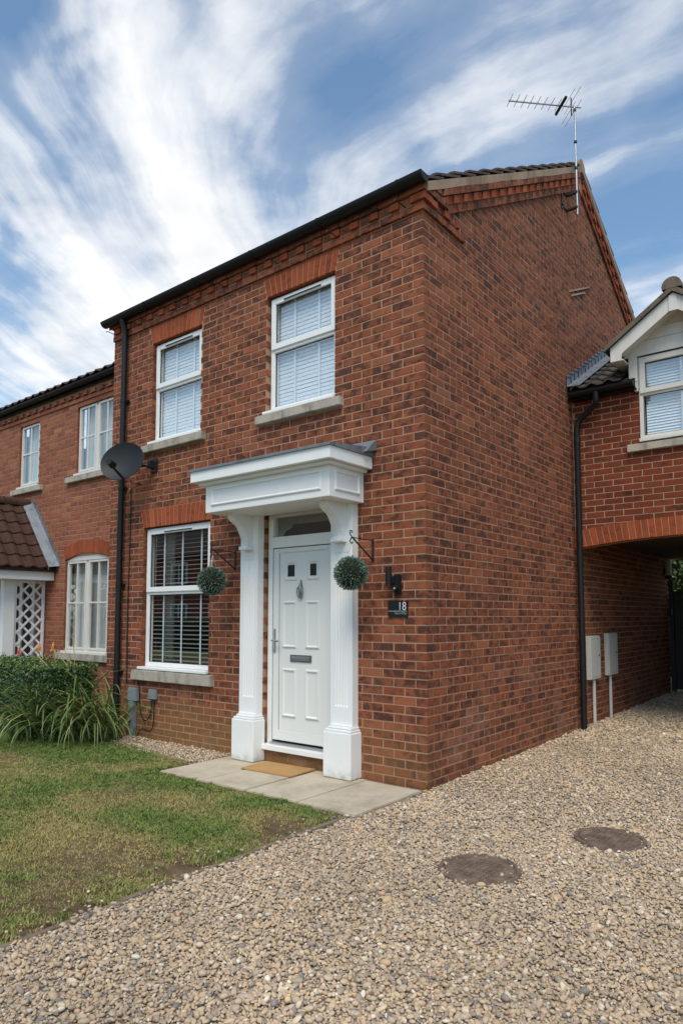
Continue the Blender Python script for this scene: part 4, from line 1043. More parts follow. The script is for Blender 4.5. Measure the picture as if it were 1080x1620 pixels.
# passage side wall bricks (right), mostly unseen
nA = 37
for i in range(nA):
    t0, t1 = i/nA, (i + 1)/nA; q = []
    for t, top in ((t0, 0), (t1, 0), (t1, 1), (t0, 1)):
        x_ = PW*t; nx_ = (x_ - PW/2)*.115; q.append((x_ + (nx_*.36 if top else 0), arch_z(x_) + (.216 if top else 0)))
    g = .0045; q = [(q[0][0] + g, q[0][1]), (q[1][0] - g, q[1][1]), (q[2][0] - g, q[2][1]), (q[3][0] + g, q[3][1])]
    m = MB(); at = rattr(); y = LY0 - .006 + random.uniform(-.001, .001)
    m.add([(p[0], y, p[1]) for p in q] + [(p[0], y + .1, p[1]) for p in q], [(0, 1, 2, 3), (7, 6, 5, 4), (0, 4, 5, 1), (1, 5, 6, 2), (2, 6, 7, 3), (3, 7, 4, 0)], at); obj('arch_brick', m, 'brick_red', link)
m = MB()
for (x0, z0), (x1, z1) in zip(pa[:-1], pa[1:]): m.prism([(x0, z0 - .014), (x1, z1 - .014), (x1, z1 + .196), (x0, z0 + .196)], (LY0 - .003, LY0 + .22), 'y')
obj('arch_mortar', m, 'mortar', link)
m = MB(); m.box(0, PW, LY0 + .22, 8.05, 2.44, 2.5); obj('passage_ceiling', m, 'ceiling', link)
m = MB(); m.box(.0, 4.4, 7.95, 8.1, 2.42, 4.28); obj('rear_wall', m, 'mortar', link)
# link roof
lr = empty('roof', (1.5, 5, 4.2), link)
EY0, EZ0_ = 3.34, 4.215; LT = .556
def lz(y): return EZ0_ + (y - EY0)*LT
RGY = 5.75
m = MB(); m.prism([(EY0, EZ0_ - .03), (RGY, lz(RGY) - .03), (RGY + 2.4, EZ0_ - .03), (RGY + 2.4, EZ0_ - .09), (RGY, lz(RGY) - .09), (EY0, EZ0_ - .09)], (.005, .70), 'x'); m.prism([(EY0, EZ0_ - .03), (RGY, lz(RGY) - .03), (RGY + 2.4, EZ0_ - .03), (RGY + 2.4, EZ0_ - .09), (RGY, lz(RGY) - .09), (EY0, EZ0_ - .09)], (1.85, 4.45), 'x'); m.prism([(5.1, lz(5.1) - .03), (RGY, lz(RGY) - .03), (RGY + 2.4, EZ0_ - .03), (RGY + 2.4, EZ0_ - .09), (RGY, lz(RGY) - .09), (5.1, lz(5.1) - .09)], (.70, 1.85), 'x'); obj('roof_deck', m, 'grey_tile', lr)
gau = .21; rowsN = 11
for r_ in range(rowsN):
    for c_ in range(22):
        x0 = .05 + c_*.2; x1 = x0 + .208; y0 = EY0 - .03 + r_*gau; y1 = y0 + gau + .06
        if y1 > RGY + .05 or (x1 > .74 and x0 < 1.80 and y0 < 4.9): continue
        m = MB(); pr = [(0, .0), (.15, .025), (.3, .034), (.45, .02), (.6, .0), (1, .0)]
        A_ = [(x0 + (x1 - x0)*t, y0, lz(y0) + .03 + h) for t, h in pr]; B_ = [(x0 + (x1 - x0)*t, y1, lz(y1) - .012 + h) for t, h in pr]
        m.strip(A_, B_); m.strip(A_, [(p[0], p[1], p[2] - .02) for p in A_]); obj('roof_tile', m, 'grey_tile', lr, fix=False)
# stepped lead flashing against the main house
m = MB(); y = EY0 - .03; fl = []
m.strip([(.17, EY0 - .04, lz(EY0 - .04) + .055), (.17, 5.6, lz(5.6) + .055)], [(.012, EY0 - .04, lz(EY0 - .04) + .068), (.012, 5.6, lz(5.6) + .068)])
obj('flashing', m, 'lead', lr, fix=False)
while y < 5.5:
    m = MB(); zz_ = lz(y) + .05; m.add([(.011, y, zz_), (.011, y + .175, zz_ + .175*LT), (.011, y + .15, zz_ + .175*LT + .11), (.011, y + .01, zz_ + .18)], [(0, 1, 2, 3)])
    m.add([(.011, y + .01, zz_ + .15), (.011, y + .15, zz_ + .175*LT + .085), (.022, y + .15, zz_ + .175*LT + .08), (.022, y + .01, zz_ + .145)], [(0, 1, 2, 3)]); obj('flashing_step', m, 'lead', lr, fix=False); y += .135
gutter(link, (.03, EY0 - .02, 4.165), (.80, EY0 - .02, 4.165), .052, (0, -1, 0))
m = MB(); m.box(.02, DWX0 - .01, EY0 + .03, EY0 + .045, 4.11, 4.22); m.box(.02, DWX0 - .01, EY0 + .045, LY0 + .006, 4.10, 4.112); obj('fascia_board', m, 'black_plastic', link)
m = MB(); RX_ = .105
m.tube([(.36, EY0 - .02, 4.13), (.36, EY0 - .02, 4.03), (.345, EY0 + .0, 3.985), (.16, LY0 - .07, 3.88), (RX_, LY0 - .065, 3.84), (RX_ - .03, LY0 - .06, 3.77), (RX_ - .03, LY0 - .06, 2.0), (RX_ - .03, LY0 - .06, .0)], .036, 14)
dp2 = obj('downpipe', m, 'black_plastic', link, smooth=True)
for z in (3.6, 2.35, 1.1, .42): m = MB(); m.tube([(RX_ - .03, LY0 - .06, z - .03), (RX_ - .03, LY0 - .06, z + .03)], .041, 14); obj('pipe_collar', m, 'black_plastic', dp2, smooth=True)
# dormer
dor = tag(empty('dormer', (1.27, 3.4, 4.1), link), 'white gabled dormer')
DC, BY = 1.275, 3.22
m = ring(DWX0 + .004, DWX1 - .004, DWZ0 + .045, DWZ1 - .01, LY0 - .02, LY0 + .05, .045); zmid = 4.045; m.box(DWX0 + .048, DWX1 - .048, LY0 - .019, LY0 + .049, zmid - .03, zmid + .02, .004); obj('window_frame', m, 'upvc_old', dor)
m = ring(DWX0 + .02, DWX1 - .02, zmid, DWZ1 - .03, LY0 - .04, LY0 + .0, .06); obj('sash', m, 'upvc_old', dor)
m = MB(); m.box(DWX0 + .0, DWX1, LY0 - .06, LY0 + .03, DWZ0 + .01, DWZ0 + .05, .005); obj('cill', m, 'upvc_old', dor)
for q0, q1, ins in ((DWZ0 + .09, zmid - .03, .05), (zmid + .06, DWZ1 - .09, .08)):
    m = sheet(DWX0 + ins - .005, DWX1 - ins + .005, LY0 + .0, q0 - .005, q1 + .005); obj('pane', m, 'glass', dor, fix=False)
    m = ring(DWX0 + ins, DWX1 - ins, q0, q1, LY0 - .012, LY0 - .001, .006, bev=0); obj('gasket', m, 'dark_slot', dor)
    m = MB(); m.box(DC - .012, DC + .012, LY0 + .006, LY0 + .014, q0, q1); obj('glazing_bar', m, 'upvc_old', dor)
sl = MB(); sl.strip([(DWX0 + .06, -.008, -.016), (DWX0 + .06, .0, 0.003), (DWX0 + .06, .008, .018)], [(DWX1 - .06, -.008, -.016), (DWX1 - .06, .0, .003), (DWX1 - .06, .008, .018)]); sme = mesh_of('slat', sl, 'blind_white', fix=False)
z = DWZ0 + .09
while z < DWZ1 - .07: put('slat', sme, (0, LY0 + .07, z), dor); z += .0345
m = MB(); m.add([(DWX0 - .2, 5.0, 3.2), (DWX1 + .2, 5.0, 3.2), (DWX1 + .2, 5.0, 4.6), (DWX0 - .2, 5.0, 4.6)], [(0, 1, 2, 3)])
m.add([(DWX0 - .2, LY0 + .11, 3.2), (DWX1 + .2, LY0 + .11, 3.2), (DWX1 + .2, 5.0, 3.2), (DWX0 - .2, 5.0, 3.2)], [(0, 1, 2, 3)]); obj('room', m, 'pale_room', dor, fix=False)
obj('sill', sill_mb(.667, 1.873, 3.36, 3.452, LY0 - .055, LY0 + .08), 'sill_stone', dor)
for s_ in (-1, 1):
    x_in = DC + s_*(DWX1 - DWX0)/2; x_o = x_in + s_*.1
    m = MB(); m.box(min(x_in + s_*.002, x_o), max(x_in + s_*.002, x_o), LY0 - .055, LY0 + .03, 4.2, 4.62, .004); m.box(min(x_in + s_*.002, x_o - s_*.06), max(x_in + s_*.002, x_o - s_*.06), LY0 - .05, LY0 + .03, 4.08, 4.2, .003); obj('cheek_board', m, 'upvc_old', dor)
    m = MB(); m.prism([(LY0, 4.15), (LY0, 4.6), (5.0, 5.1), (5.0, 4.9)], (min(x_o - s_*.02, x_o - s_*.005), max(x_o - s_*.02, x_o - s_*.005)), 'x'); obj('cheek', m, 'upvc_old', dor)
# gable boards
sl_d = .69
for i, (z0, z1) in enumerate(((4.50, 4.665), (4.67, 4.80), (4.805, 4.96))):
    hw0 = (5.02 - z0)/sl_d*1.0; hw1 = (5.02 - z1)/sl_d; y = LY0 - .05
    m = MB(); m.prism([(DC - min(hw0, .62), z0), (DC + min(hw0, .62), z0), (DC + hw1, z1), (DC - hw1, z1)], (y + .0, y + .02), 'y'); obj('gable_board', m, 'upvc_old', dor)
m = MB(); m.prism([(DC - .7, 4.5), (DC + .7, 4.5), (DC, 5.02)], (LY0 - .029, LY0 - .02), 'y'); obj('gable_backing', m, 'dark_slot', dor)
ap = 5.06; xe = .70; ze = ap - xe*sl_d; bd_ = .165
for s_ in (-1, 1):
    m = MB(); m.prism([(DC, ap), (DC + s_*xe, ze), (DC + s_*xe, ze - .165), (DC + s_*(xe - .12), ze - .165), (DC + s_*(xe - .13), ze + .13*sl_d - bd_ - .01), (DC, ap - bd_ - .012)], (BY, BY + .022), 'y'); obj('bargeboard', m, 'upvc_old', dor)
    m = MB(); m.prism([(DC, ap - bd_ + .03), (DC + s_*(xe - .1), ze + .1*sl_d - bd_ + .03), (DC + s_*(xe - .1), ze + .1*sl_d - bd_ + .045), (DC, ap - bd_ + .045)], (BY + .022, LY0 - .03), 'y'); obj('soffit', m, 'upvc_old', dor)
    m = MB(); m.box(min(DC + s_*xe, DC + s_*(xe - .14)), max(DC + s_*xe, DC + s_*(xe - .14)), BY + .02, LY0 + .3, ze - .16, ze - .145); m.box(min(DC + s_*xe, DC + s_*(xe - .015)), max(DC + s_*xe, DC + s_*(xe - .015)), BY + .02, LY0 + .7, ze - .145, ze - .01); obj('eaves_box', m, 'upvc_old', dor)
    m = MB(); x2 = xe + .06; z2 = ap - x2*sl_d
    m.prism([(DC, ap + .075), (DC + s_*x2, z2 + .075), (DC + s_*x2, z2 + .004), (DC, ap + .004)], (BY - .03, 5.2), 'y'); obj('dormer_roof', m, 'grey_tile', dor)
    m = MB(); m.prism([(DC, ap + .068), (DC + s_*(x2 - .004), z2 + .068), (DC + s_*(x2 - .004), z2 + .006), (DC, ap + .006)], (BY - .042, BY - .031), 'y'); obj('verge', m, 'verge_moss', dor)
m = MB(); m.box(DC - .045, DC + .045, BY - .012, BY + .0, ap - .215, ap - .03, .003); obj('apex_block', m, 'upvc_old', dor)
pts_ = [(DC + .105*math.cos(t), ap + .06 + .105*math.sin(t)) for t in np.linspace(-.25, math.pi + .25, 13)]
for k in range(5):
    y0 = BY - .045 + k*.4; m = MB(); m.strip([(p[0], y0, p[1]) for p in pts_], [(p[0], y0 + .395, p[1]) for p in pts_]); m.add([(p[0], y0, p[1]) for p in pts_], [tuple(range(13))]); obj('ridge_tile', m, 'verge_moss', dor, smooth=True, fix=False)

# passage fittings: gate, post, lamp
gate = tag(empty('garden_gate', (.9, 8.2, 0)), 'black boarded gate closing the far end of the passage', 'gate')
for i in range(18):
    x0 = .085 + i*.14; m = MB(); m.box(x0, x0 + .132, 8.0, 8.025, .16, 1.86 + .004*math.sin(i*2.2), .004); obj('gate_board', m, 'gate_black', gate)
m = MB(); m.box(.09, 2.68, 8.026, 8.06, .4, .5); m.box(.09, 2.68, 8.026, 8.06, 1.5, 1.6); obj('rail', m, 'gate_black', gate)
m = MB(); m.box(.004, .082, 7.955, 8.04, .02, 2.05, .006); obj('gate_post', m, 'gate_black', gate)
lp = tag(empty('passage_lamp', (.06, 7.75, 2.1)), 'white cylindrical wall lamp high in the passage', 'wall lamp')
m = MB(); m.tube([(.07, 7.75, 2.12), (.07, 7.75, 2.36)], .05, 14); obj('lamp_body', m, 'meter_white', lp, smooth=True)
m = MB(); m.tube([(.07, 7.75, 2.06), (.07, 7.75, 2.12)], .056, 14); m.box(.0, .06, 7.72, 7.78, 2.15, 2.25); obj('lamp_base', m, 'black_plastic', lp, smooth=True)
lk = tag(empty('lock_box', (.05, 7.9, 1.4)), 'small black box on the passage wall beside the gate', 'lock box')
m = MB(); m.box(.002, .07, 7.86, 7.95, 1.43, 1.56, .006); obj('case', m, 'black_plastic', lk); m = MB(); m.box(.07, .078, 7.87, 7.94, 1.44, 1.55, .003); obj('cover', m, 'grey_metal', lk)

# ------------------------------------------------------------------ neighbour on the left
NB = .8
nb = tag(empty('neighbour_house', (-7.5, 4.5, 0)), 'lighter red brick neighbouring house set back on the left', 'house')
FACES['nb'] = (0.0, lambda a, d, z: (-a, NB, z))
NO = {'u1': (8.12, 8.80, 3.63, 4.75), 'u2': (5.86, 6.93, 3.63, 4.75), 'l': (5.95, 7.16, .86, 2.36), 'pd': (8.05, 9.1, 0, 2.1)}
nbk = []
for n_ in range(-1, 66):
    zm = n_*CH + BH/2; cuts = [(a0, a1) for a0, a1, z0, z1 in NO.values() if z0 - .02 < zm < z1]
    zt_ = n_*CH + BH
    if 2.36 < zm and zt_ < 2.585:
        hh_ = .645 if zt_ < 2.5 else .645*math.sqrt(1 - (zt_ - 2.5)/.085); cuts.append((6.555 - hh_, 6.555 + hh_))
    for a0, a1, z0, z1 in ((7.95, 8.98, 3.53, 3.62), (5.7, 7.16, 3.53, 3.62), (5.78, 7.33, .76, .86)):
        if z0 - .01 < zm < z1: cuts.append((a0, a1))
    course('nb', n_, 4.70, 10.6, 0 if n_ % 2 else .1125, cuts, nbk)
lay(nb, nbk, 'brick_neighbour', 300)
m = MB()
as_ = sorted({4.68, 10.6} | {v for o in NO.values() for v in (o[0] - .006, o[1] + .006)}); zs_ = sorted({-.1, 5.05} | {v for o in NO.values() for v in (o[2] - .006, o[3] + .003)})
for a0, a1 in zip(as_[:-1], as_[1:]):
    for z0, z1 in zip(zs_[:-1], zs_[1:]):
        am, zm = (a0 + a1)/2, (z0 + z1)/2
        if not any(o[0] - .006 <= am <= o[1] + .006 and o[2] - .006 <= zm <= o[3] + .003 for o in NO.values()): m.box(-a1, -a0, NB + .0036, NB + .1, z0, z1)
m.box(-10.6, -10.5, NB + .1, 8.2, -.1, 5.05)
obj('wall', m, 'mortar', nb)
def cb2(name, x0, x1, y0, z0, mat): m = MB(); m.box(x0, x1, y0, NB + .05, z0, z0 + BH, .003, a=rattr()); obj(name, m, mat, nb)
for i in range(26): cb2('eaves_brick', -4.7 - (i + 1)*.225 + .01, -4.7 - i*.225, NB - .02, 64*CH, 'brick_neighbour')
for i in range(52): cb2('dentil_brick', -4.7 - (i + 1)*.1125 + .01, -4.7 - i*.1125, NB - (.045 if i % 2 else .018), 65*CH, 'brick_neighbour')
gutter(nb, (-4.69, NB - .1, 5.07), (-10.7, NB - .1, 5.07), .056, (0, -1, 0))
m = MB(); m.box(-10.6, -4.69, NB - .045, NB - .03, 4.99, 5.12); obj('fascia_board', m, 'black_plastic', nb)
nr = empty('roof', (-7.5, 4, 5.1), nb)
m = MB(); m.prism([(NB - .12, 5.09), (4.7, 5.09 + (4.82 - NB)*TAN), (8.6, 5.09), (8.6, 5.02), (4.7, 5.02 + (4.82 - NB)*TAN), (NB - .12, 5.03)], (-10.7, -4.69), 'x'); obj('roof_deck', m, 'roof_tile', nr)
fieldn = MB()
for r_ in range(13):
    for i in range(25):
        x0 = -4.7 - i*.24; m = MB() if r_ < 2 else fieldn; pr = [(0, .0), (.2, .03), (.4, .036), (.6, .012), (1, .0)]
        y0 = NB - .13 + r_*.3; y1 = y0 + .34; zf = lambda y: 5.11 + (y - (NB - .12))*TAN
        A_ = [(x0 - .25*t, y0, zf(y0) + .02 + h) for t, h in pr]; B_ = [(x0 - .25*t, y1, zf(y1) - .01 + h) for t, h in pr]
        m.strip(A_, B_); m.strip(A_, [(p[0], p[1], p[2] - .02) for p in A_])
        if r_ < 2: obj('roof_tile', m, 'roof_tile', nr, fix=False)
obj('roof_tiles', fieldn, 'roof_tile', nr, fix=False, kind='stuff')
# cambered arch over its lower window
na = 19
for i in range(na):
    t0, t1 = i/na, (i + 1)/na
    def AX(t, top): return -7.17 + t*1.23 + ((t - .5)*.08 if top else 0)
    def AZ(t, top): return 2.30 + .085*(1 - (2*t - 1)**2) + (.20 if top else 0)
    q = [(AX(t0, 0) + .004, AZ(t0, 0)), (AX(t1, 0) - .004, AZ(t1, 0)), (AX(t1, 1) - .004, AZ(t1, 1)), (AX(t0, 1) + .004, AZ(t0, 1))]; m = MB()
    m.add([(p[0], NB - .006, p[1]) for p in q] + [(p[0], NB + .09, p[1]) for p in q], [(0, 1, 2, 3), (7, 6, 5, 4), (0, 4, 5, 1), (1, 5, 6, 2), (2, 6, 7, 3), (3, 7, 4, 0)], rattr()); obj('arch_brick', m, 'brick_red', nb)
m = MB()
for i in range(12):
    t0, t1 = i/12, (i + 1)/12; m.prism([(-7.17 + 1.23*t0, 2.31 + .085*(1 - (2*t0 - 1)**2)), (-7.17 + 1.23*t1, 2.31 + .085*(1 - (2*t1 - 1)**2)), (-7.17 + 1.23*t1, 2.49 + .085*(1 - (2*t1 - 1)**2)), (-7.17 + 1.23*t0, 2.49 + .085*(1 - (2*t0 - 1)**2))], (NB - .003, NB + .08), 'y')
obj('arch_mortar', m, 'mortar', nb)
def nwindow(x0, x1, z0, z1, cols, label, sill, head=0.0):
    w = tag(empty('window', ((x0 + x1)/2, NB, z0), nb), label); Y = NB + .035
    m = ring(x0 + .005, x1 - .005, z0 + .02, z1 - .005, Y, Y + .06, .045)
    xs_ = np.linspace(x0 + .005, x1 - .005, cols + 1)
    for k_, xm in enumerate(xs_[1:-1]): m.box(xm - .04, xm + .04, Y + .001, Y + .059, z0 + .06, z1 - .05, .004)
    obj('frame', m, 'upvc_old', w)
    zt = z0 + (z1 - z0)*.53
    for xa, xb in zip(xs_[:-1], xs_[1:]):
        m = ring(xa + .03, xb - .03, z0 + .05, z1 - .035, Y - .012, Y + .03, .035); obj('sash', m, 'upvc_old', w)
        m = sheet(xa + .06, xb - .06, Y + .012, z0 + .08, z1 - .06); obj('pane', m, 'glass', w, fix=False)
        m = MB(); m.box(xa + .06, xb - .06, Y - .006, Y + .011, zt - .012, zt + .012)
        if cols > 0 and (xb - xa) > .4: m.box((xa + xb)/2 - .013, (xa + xb)/2 + .013, Y - .005, Y + .0105, z0 + .08, z1 - .06)
        obj('glazing_bar', m, 'upvc_old', w)
    A_ = [(x0 + (x1 - x0)*i/40, NB + .16 + .012*math.sin(i*1.3), z0) for i in range(41)]; m = MB(); m.strip(A_, [(p[0], p[1], z1) for p in A_]); obj('curtain', m, 'curtain', w, smooth=True, fix=False)
    m = MB(); m.box(x0 - .03, x1 + .01, NB - .03, Y + .04, z0 - .01, z0 + .025, .004); obj('cill', m, 'upvc_old', w)
    obj('sill', sill_mb(*sill, NB - .06, NB + .08), 'sill_stone', w)
    if head:
        m = MB(); pp = [(x0 + (x1 - x0)*i/12, z1 - .02 + head*(1 - (2*i/12 - 1)**2)) for i in range(13)]; m.prism(pp + [(x1, z1 - .03), (x0, z1 - .03)], (NB + .02, NB + .06), 'y'); obj('head_board', m, 'upvc_old', w)
nwindow(-8.80, -8.12, 3.63, 4.75, 1, 'narrow upper window of the neighbouring house', (-8.98, -7.95, 3.52, 3.615))
nwindow(-6.93, -5.86, 3.63, 4.75, 2, 'wide upper window of the neighbouring house', (-7.16, -5.7, 3.52, 3.615))
nwindow(-7.16, -5.95, .86, 2.31, 2, 'ground floor window under the cambered arch', (-7.33, -5.78, .75, .855), .09)
# neighbour's porch
po = tag(empty('porch', (-8.4, .3, 0), nb), 'white timber porch with brown tiled gable roof and lattice side')
rx, rz_, ex_, ez_ = -8.36, 3.30, -7.42, 2.17; yf = -.55; sl_p = (rz_ - ez_)/(ex_ - rx)
for s_ in (-1, 1):
    m = MB(); q = lambda t: (rx + s_*(ex_ - rx)*t, rz_ - (rz_ - ez_)*t)
    m.prism([q(0), q(1), (q(1)[0], q(1)[1] - .05), (q(0)[0], q(0)[1] - .05)], (yf, NB - .005), 'y'); obj('roof_deck', m, 'porch_tile', po)
rws, cls = 6, 6
for r_ in range(rws):
    for c_ in range(cls):
        s0, s1 = (r_)/rws, (r_ + 1.12)/rws; y0 = NB - .12 - (c_ + 1)*.205; y1 = y0 + .212
        m = MB(); pr = [(0, 0), (.2, .026), (.42, .032), (.62, .01), (1, 0)]
        P0 = lambda t, y, h, lift: (rx + (ex_ - rx)*t + .3*(h + lift), y, rz_ - (rz_ - ez_)*t + .9*(h + lift))
        A_ = [P0(s0, y1 - (y1 - y0)*t, h, .012) for t, h in pr]; B_ = [P0(min(s1, 1.04), y1 - (y1 - y0)*t, h, .04) for t, h in pr]
        m.strip(A_, B_); m.strip(B_, [(p[0] - .008, p[1], p[2] - .024) for p in B_]); obj('porch_tile', m, 'porch_tile', po, fix=False)
for k_ in range(3):
    pts_ = [(rx + .1*math.cos(t), rz_ - .0 + .1*math.sin(t)) for t in np.linspace(-.3, math.pi + .3, 11)]; y1 = NB - .02 - k_*.45; m = MB()
    m.strip([(p[0], y1, p[1]) for p in pts_], [(p[0], y1 - .44, p[1]) for p in pts_]); m.add([(p[0], y1, p[1]) for p in pts_], [tuple(range(11))]); obj('ridge_tile', m, 'porch_tile', po, smooth=True, fix=False)
m = MB(); m.strip([(rx + .02, NB - .16, rz_ + .05), (ex_ + .05, NB - .16, ez_ + .03)], [(rx + .06, NB - .004, rz_ + .075), (ex_ + .10, NB - .004, ez_ + .05)]); m.add([(rx + .02, NB - .16, rz_ + .05), (ex_ + .05, NB - .16, ez_ + .03), (ex_ + .05, NB - .16, ez_ - .03), (rx + .02, NB - .16, rz_ - .0)], [(0, 1, 2, 3)]); obj('flashing', m, 'lead', po, fix=False)
for k_ in range(11):
    t = k_/11; x0 = rx + .08 + (ex_ - rx)*t; z0 = rz_ + .06 - (rz_ - ez_)*t; m = MB(); m.add([(x0, NB - .006, z0), (x0 + .1, NB - .006, z0 - .125), (x0 + .12, NB - .006, z0 - .03), (x0 + .05, NB - .006, z0 + .05)], [(0, 1, 2, 3)]); obj('flashing_step', m, 'lead', po, fix=False)
m = MB(); m.box(-7.53, -7.47, -.45, NB - .01, 1.99, 2.13, .004); m.box(-7.75, -7.53, -.45, NB - .01, 1.985, 2.0); obj('eaves_board', m, 'white_paint', po)
m = MB(); m.prism([(rx, rz_ - .04), (ex_ + .0, ez_ - .04), (ex_, ez_ - .2), (ex_ - .12, ez_ - .2), (rx, rz_ - .22)], (yf + .02, yf + .05), 'y'); m.prism([(rx, rz_ - .04), (2*rx - ex_, ez_ - .04), (2*rx - ex_, ez_ - .2), (rx, rz_ - .22)], (yf + .02, yf + .05), 'y'); obj('bargeboard', m, 'white_paint', po)
m = MB(); m.box(-7.80, -7.68, .10, .28, .0, 2.0, .006); obj('post', m, 'white_paint', po)
m = MB(); m.box(-9.04, -8.92, .10, .28, .0, 2.0, .006); obj('post', m, 'white_paint', po)
LYa, LYb, LZa, LZb, LX = .29, .775, .55, 1.98, -7.735
m = MB(); m.box(LX - .02, LX + .02, LYb - .035, LYb, LZa, LZb); m.box(LX - .02, LX + .02, LYa, LYa + .03, LZa, LZb); m.box(LX - .02, LX + .02, LYa + .03, LYb - .035, LZb - .03, LZb); obj('lattice_frame', m, 'white_paint', po)
def latt(y0, z0, y1, z1, xo):
    d = Vector((0, y1 - y0, z1 - z0)); n_ = Vector((0, -d.z, d.y)).normalized()*.016; m = MB(); m.add([(xo + dx, y + sg_*n_.y, z + sg_*n_.z) for dx in (-.005, .005) for (y, z) in ((y0, z0), (y1, z1)) for sg_ in (-1, 1)], [(0, 1, 3, 2), (4, 6, 7, 5), (0, 2, 6, 4), (1, 5, 7, 3), (0, 4, 5, 1), (2, 3, 7, 6)]); obj('lattice_slat', m, 'white_paint', po)
wd = LYb - LYa; k_ = -4
for i in range(-3, 9):
    zs = LZa + i*.19
    for dirn, xo in ((1, LX + .006), (-1, LX - .006)):
        y0, z0, y1, z1 = (LYa, zs, LYb, zs + wd) if dirn > 0 else (LYb, zs, LYa, zs + wd)
        if z1 < LZa or z0 > LZb: continue
        if z0 < LZa: t = (LZa - z0)/(z1 - z0); y0 += (y1 - y0)*t; z0 = LZa
        if z1 > LZb: t = (LZb - z0)/(z1 - z0); y1 = y0 + (y1 - y0)*t; z1 = LZb
        latt(y0, z0, y1, z1, xo)
m = MB(); m.box(-9.05, -8.1, NB + .03, NB + .08, 0, 2.08, .004); obj('porch_interior_shade', m, 'dark_room', po)  # dark sheet painted in for the unlit interior glimpsed behind the lattice
m = ring(-9.05, -8.1, .02, 2.08, NB + .0, NB + .03, .09); m.box(-8.62, -8.53, NB + .002, NB + .028, .1, 2.0); m.box(-8.97, -8.19, NB + .004, NB + .026, .1, .75); obj('porch_door_frame', m, 'upvc_old', po)

# ------------------------------------------------------------------ hedge, shrubs and plants
def leafcloud(n, sampler, L, W_, seed, cfun=None):
    g = np.random.default_rng(seed); m = MB()
    for i in range(n):
        p, d = sampler(g); d = d + g.normal(size=3)*.55; d /= np.linalg.norm(d); t = np.cross(d, g.normal(size=3)); t /= np.linalg.norm(t)
        u = np.cross(t, d); l = L*g.uniform(.6, 1.3); w = W_*g.uniform(.6, 1.2); dr = t*.8 + d*g.uniform(-.1, .6); dr /= np.linalg.norm(dr)
        c = float(np.clip(g.normal(.5, .24) + (cfun(p) if cfun else 0), 0, 1))
        m.add([p, p + dr*l*.5 + u*w, p + dr*l, p + dr*l*.5 - u*w], [(0, 1, 2, 3)], (c, 0, 0))
    return m
HX0, HX1, HY0, HY1, HZ = -8.2, -4.5, -.86, -.2, .85
hed = tag(empty('box_hedge', (-6.3, -.8, 0)), 'clipped dark green hedge in front of the neighbouring house', 'hedge')
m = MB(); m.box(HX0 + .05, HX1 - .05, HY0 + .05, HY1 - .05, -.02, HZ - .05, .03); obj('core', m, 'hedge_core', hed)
def hs_(g):
    f = g.random(); x = g.uniform(HX0, HX1); y = g.uniform(HY0, HY1); z = g.uniform(.02, HZ); w = g.uniform(-.05, .02)
    wob = .03*math.sin(x*4.1) + .02*math.sin(x*9 + z*7)
    if f < .55: return np.array((x, HY0 - w + wob, z)), np.array((0, -1., .2))
    if f < .85: return np.array((x, y, HZ + w + wob)), np.array((0, 0, 1.))
    return np.array((HX1 + w + .02*math.sin(y*9), y, z)), np.array((1., 0, .2))
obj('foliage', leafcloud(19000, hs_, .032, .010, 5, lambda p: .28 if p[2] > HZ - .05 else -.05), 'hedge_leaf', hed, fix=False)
# bush seen over the gate
sb_ = tag(empty('garden_shrub', (.5, 11, 0)), 'bright green shrub seen over the gate at the end of the passage', 'shrub')
def ss_(g):
    d = g.normal(size=3); d /= np.linalg.norm(d); k_ = g.uniform(.6, 1.05); return np.array((.9, 11.2, 1.9)) + d*np.array((2.6, .9, 2.0))*k_, d
obj('foliage', leafcloud(11000, ss_, .11, .04, 8, lambda p: .2), 'hedge_leaf', sb_, fix=False)
m = MB(); m.box(-1.2, 3.0, 11.1, 11.5, .1, 3.0, .1); obj('core', m, 'hedge_core', sb_)
m = MB(); m.tube([(.7, 11.2, 0), (.72, 11.2, .8), (.6, 11.25, 2.0)], [.07, .05, .02], 8); obj('trunk', m, 'soil', sb_)
# strap-leaved plant (flowering clump) at the corner of the hedge
pl = tag(empty('strap_leaf_plant', (-4.6, -.45, 0)), 'sprawling strap leaved plant with dry stems and orange flower spikes', 'plant')
def strap(L, droop, w, mat, seed):
    r = random.Random(seed); m = MB(); n = 9; A_, B_, C_ = [], [], []; ang = r.uniform(.12, .55)
    x = z = 0.0; tilt = math.pi/2 - ang
    for i in range(n + 1):
        t = i/n; ww = w*(1 - t**2.2)*.5 + .0008; A_.append((x, -ww, z + ww*.5)); B_.append((x, 0, z)); C_.append((x, ww, z + ww*.5))
        tilt -= droop/n*(.5 + 1.2*t); x += L/n*math.cos(tilt); z += L/n*math.sin(tilt)
    m.strip(A_, B_); m.strip(B_, C_); return mesh_of('leaf', m, mat, smooth=True, fix=False)
SM = [strap(random.uniform(.75, 1.2), random.uniform(.8, 2.7), random.uniform(.016, .026), 'strap_green', k) for k in range(12)] + [strap(random.uniform(.6, 1.05), random.uniform(1.5, 2.9), random.uniform(.014, .024), 'strap_light', 40 + k) for k in range(6)] + [strap(random.uniform(.5, .9), random.uniform(1.4, 3.0), random.uniform(.007, .013), 'strap_dry', 70 + k) for k in range(4)]
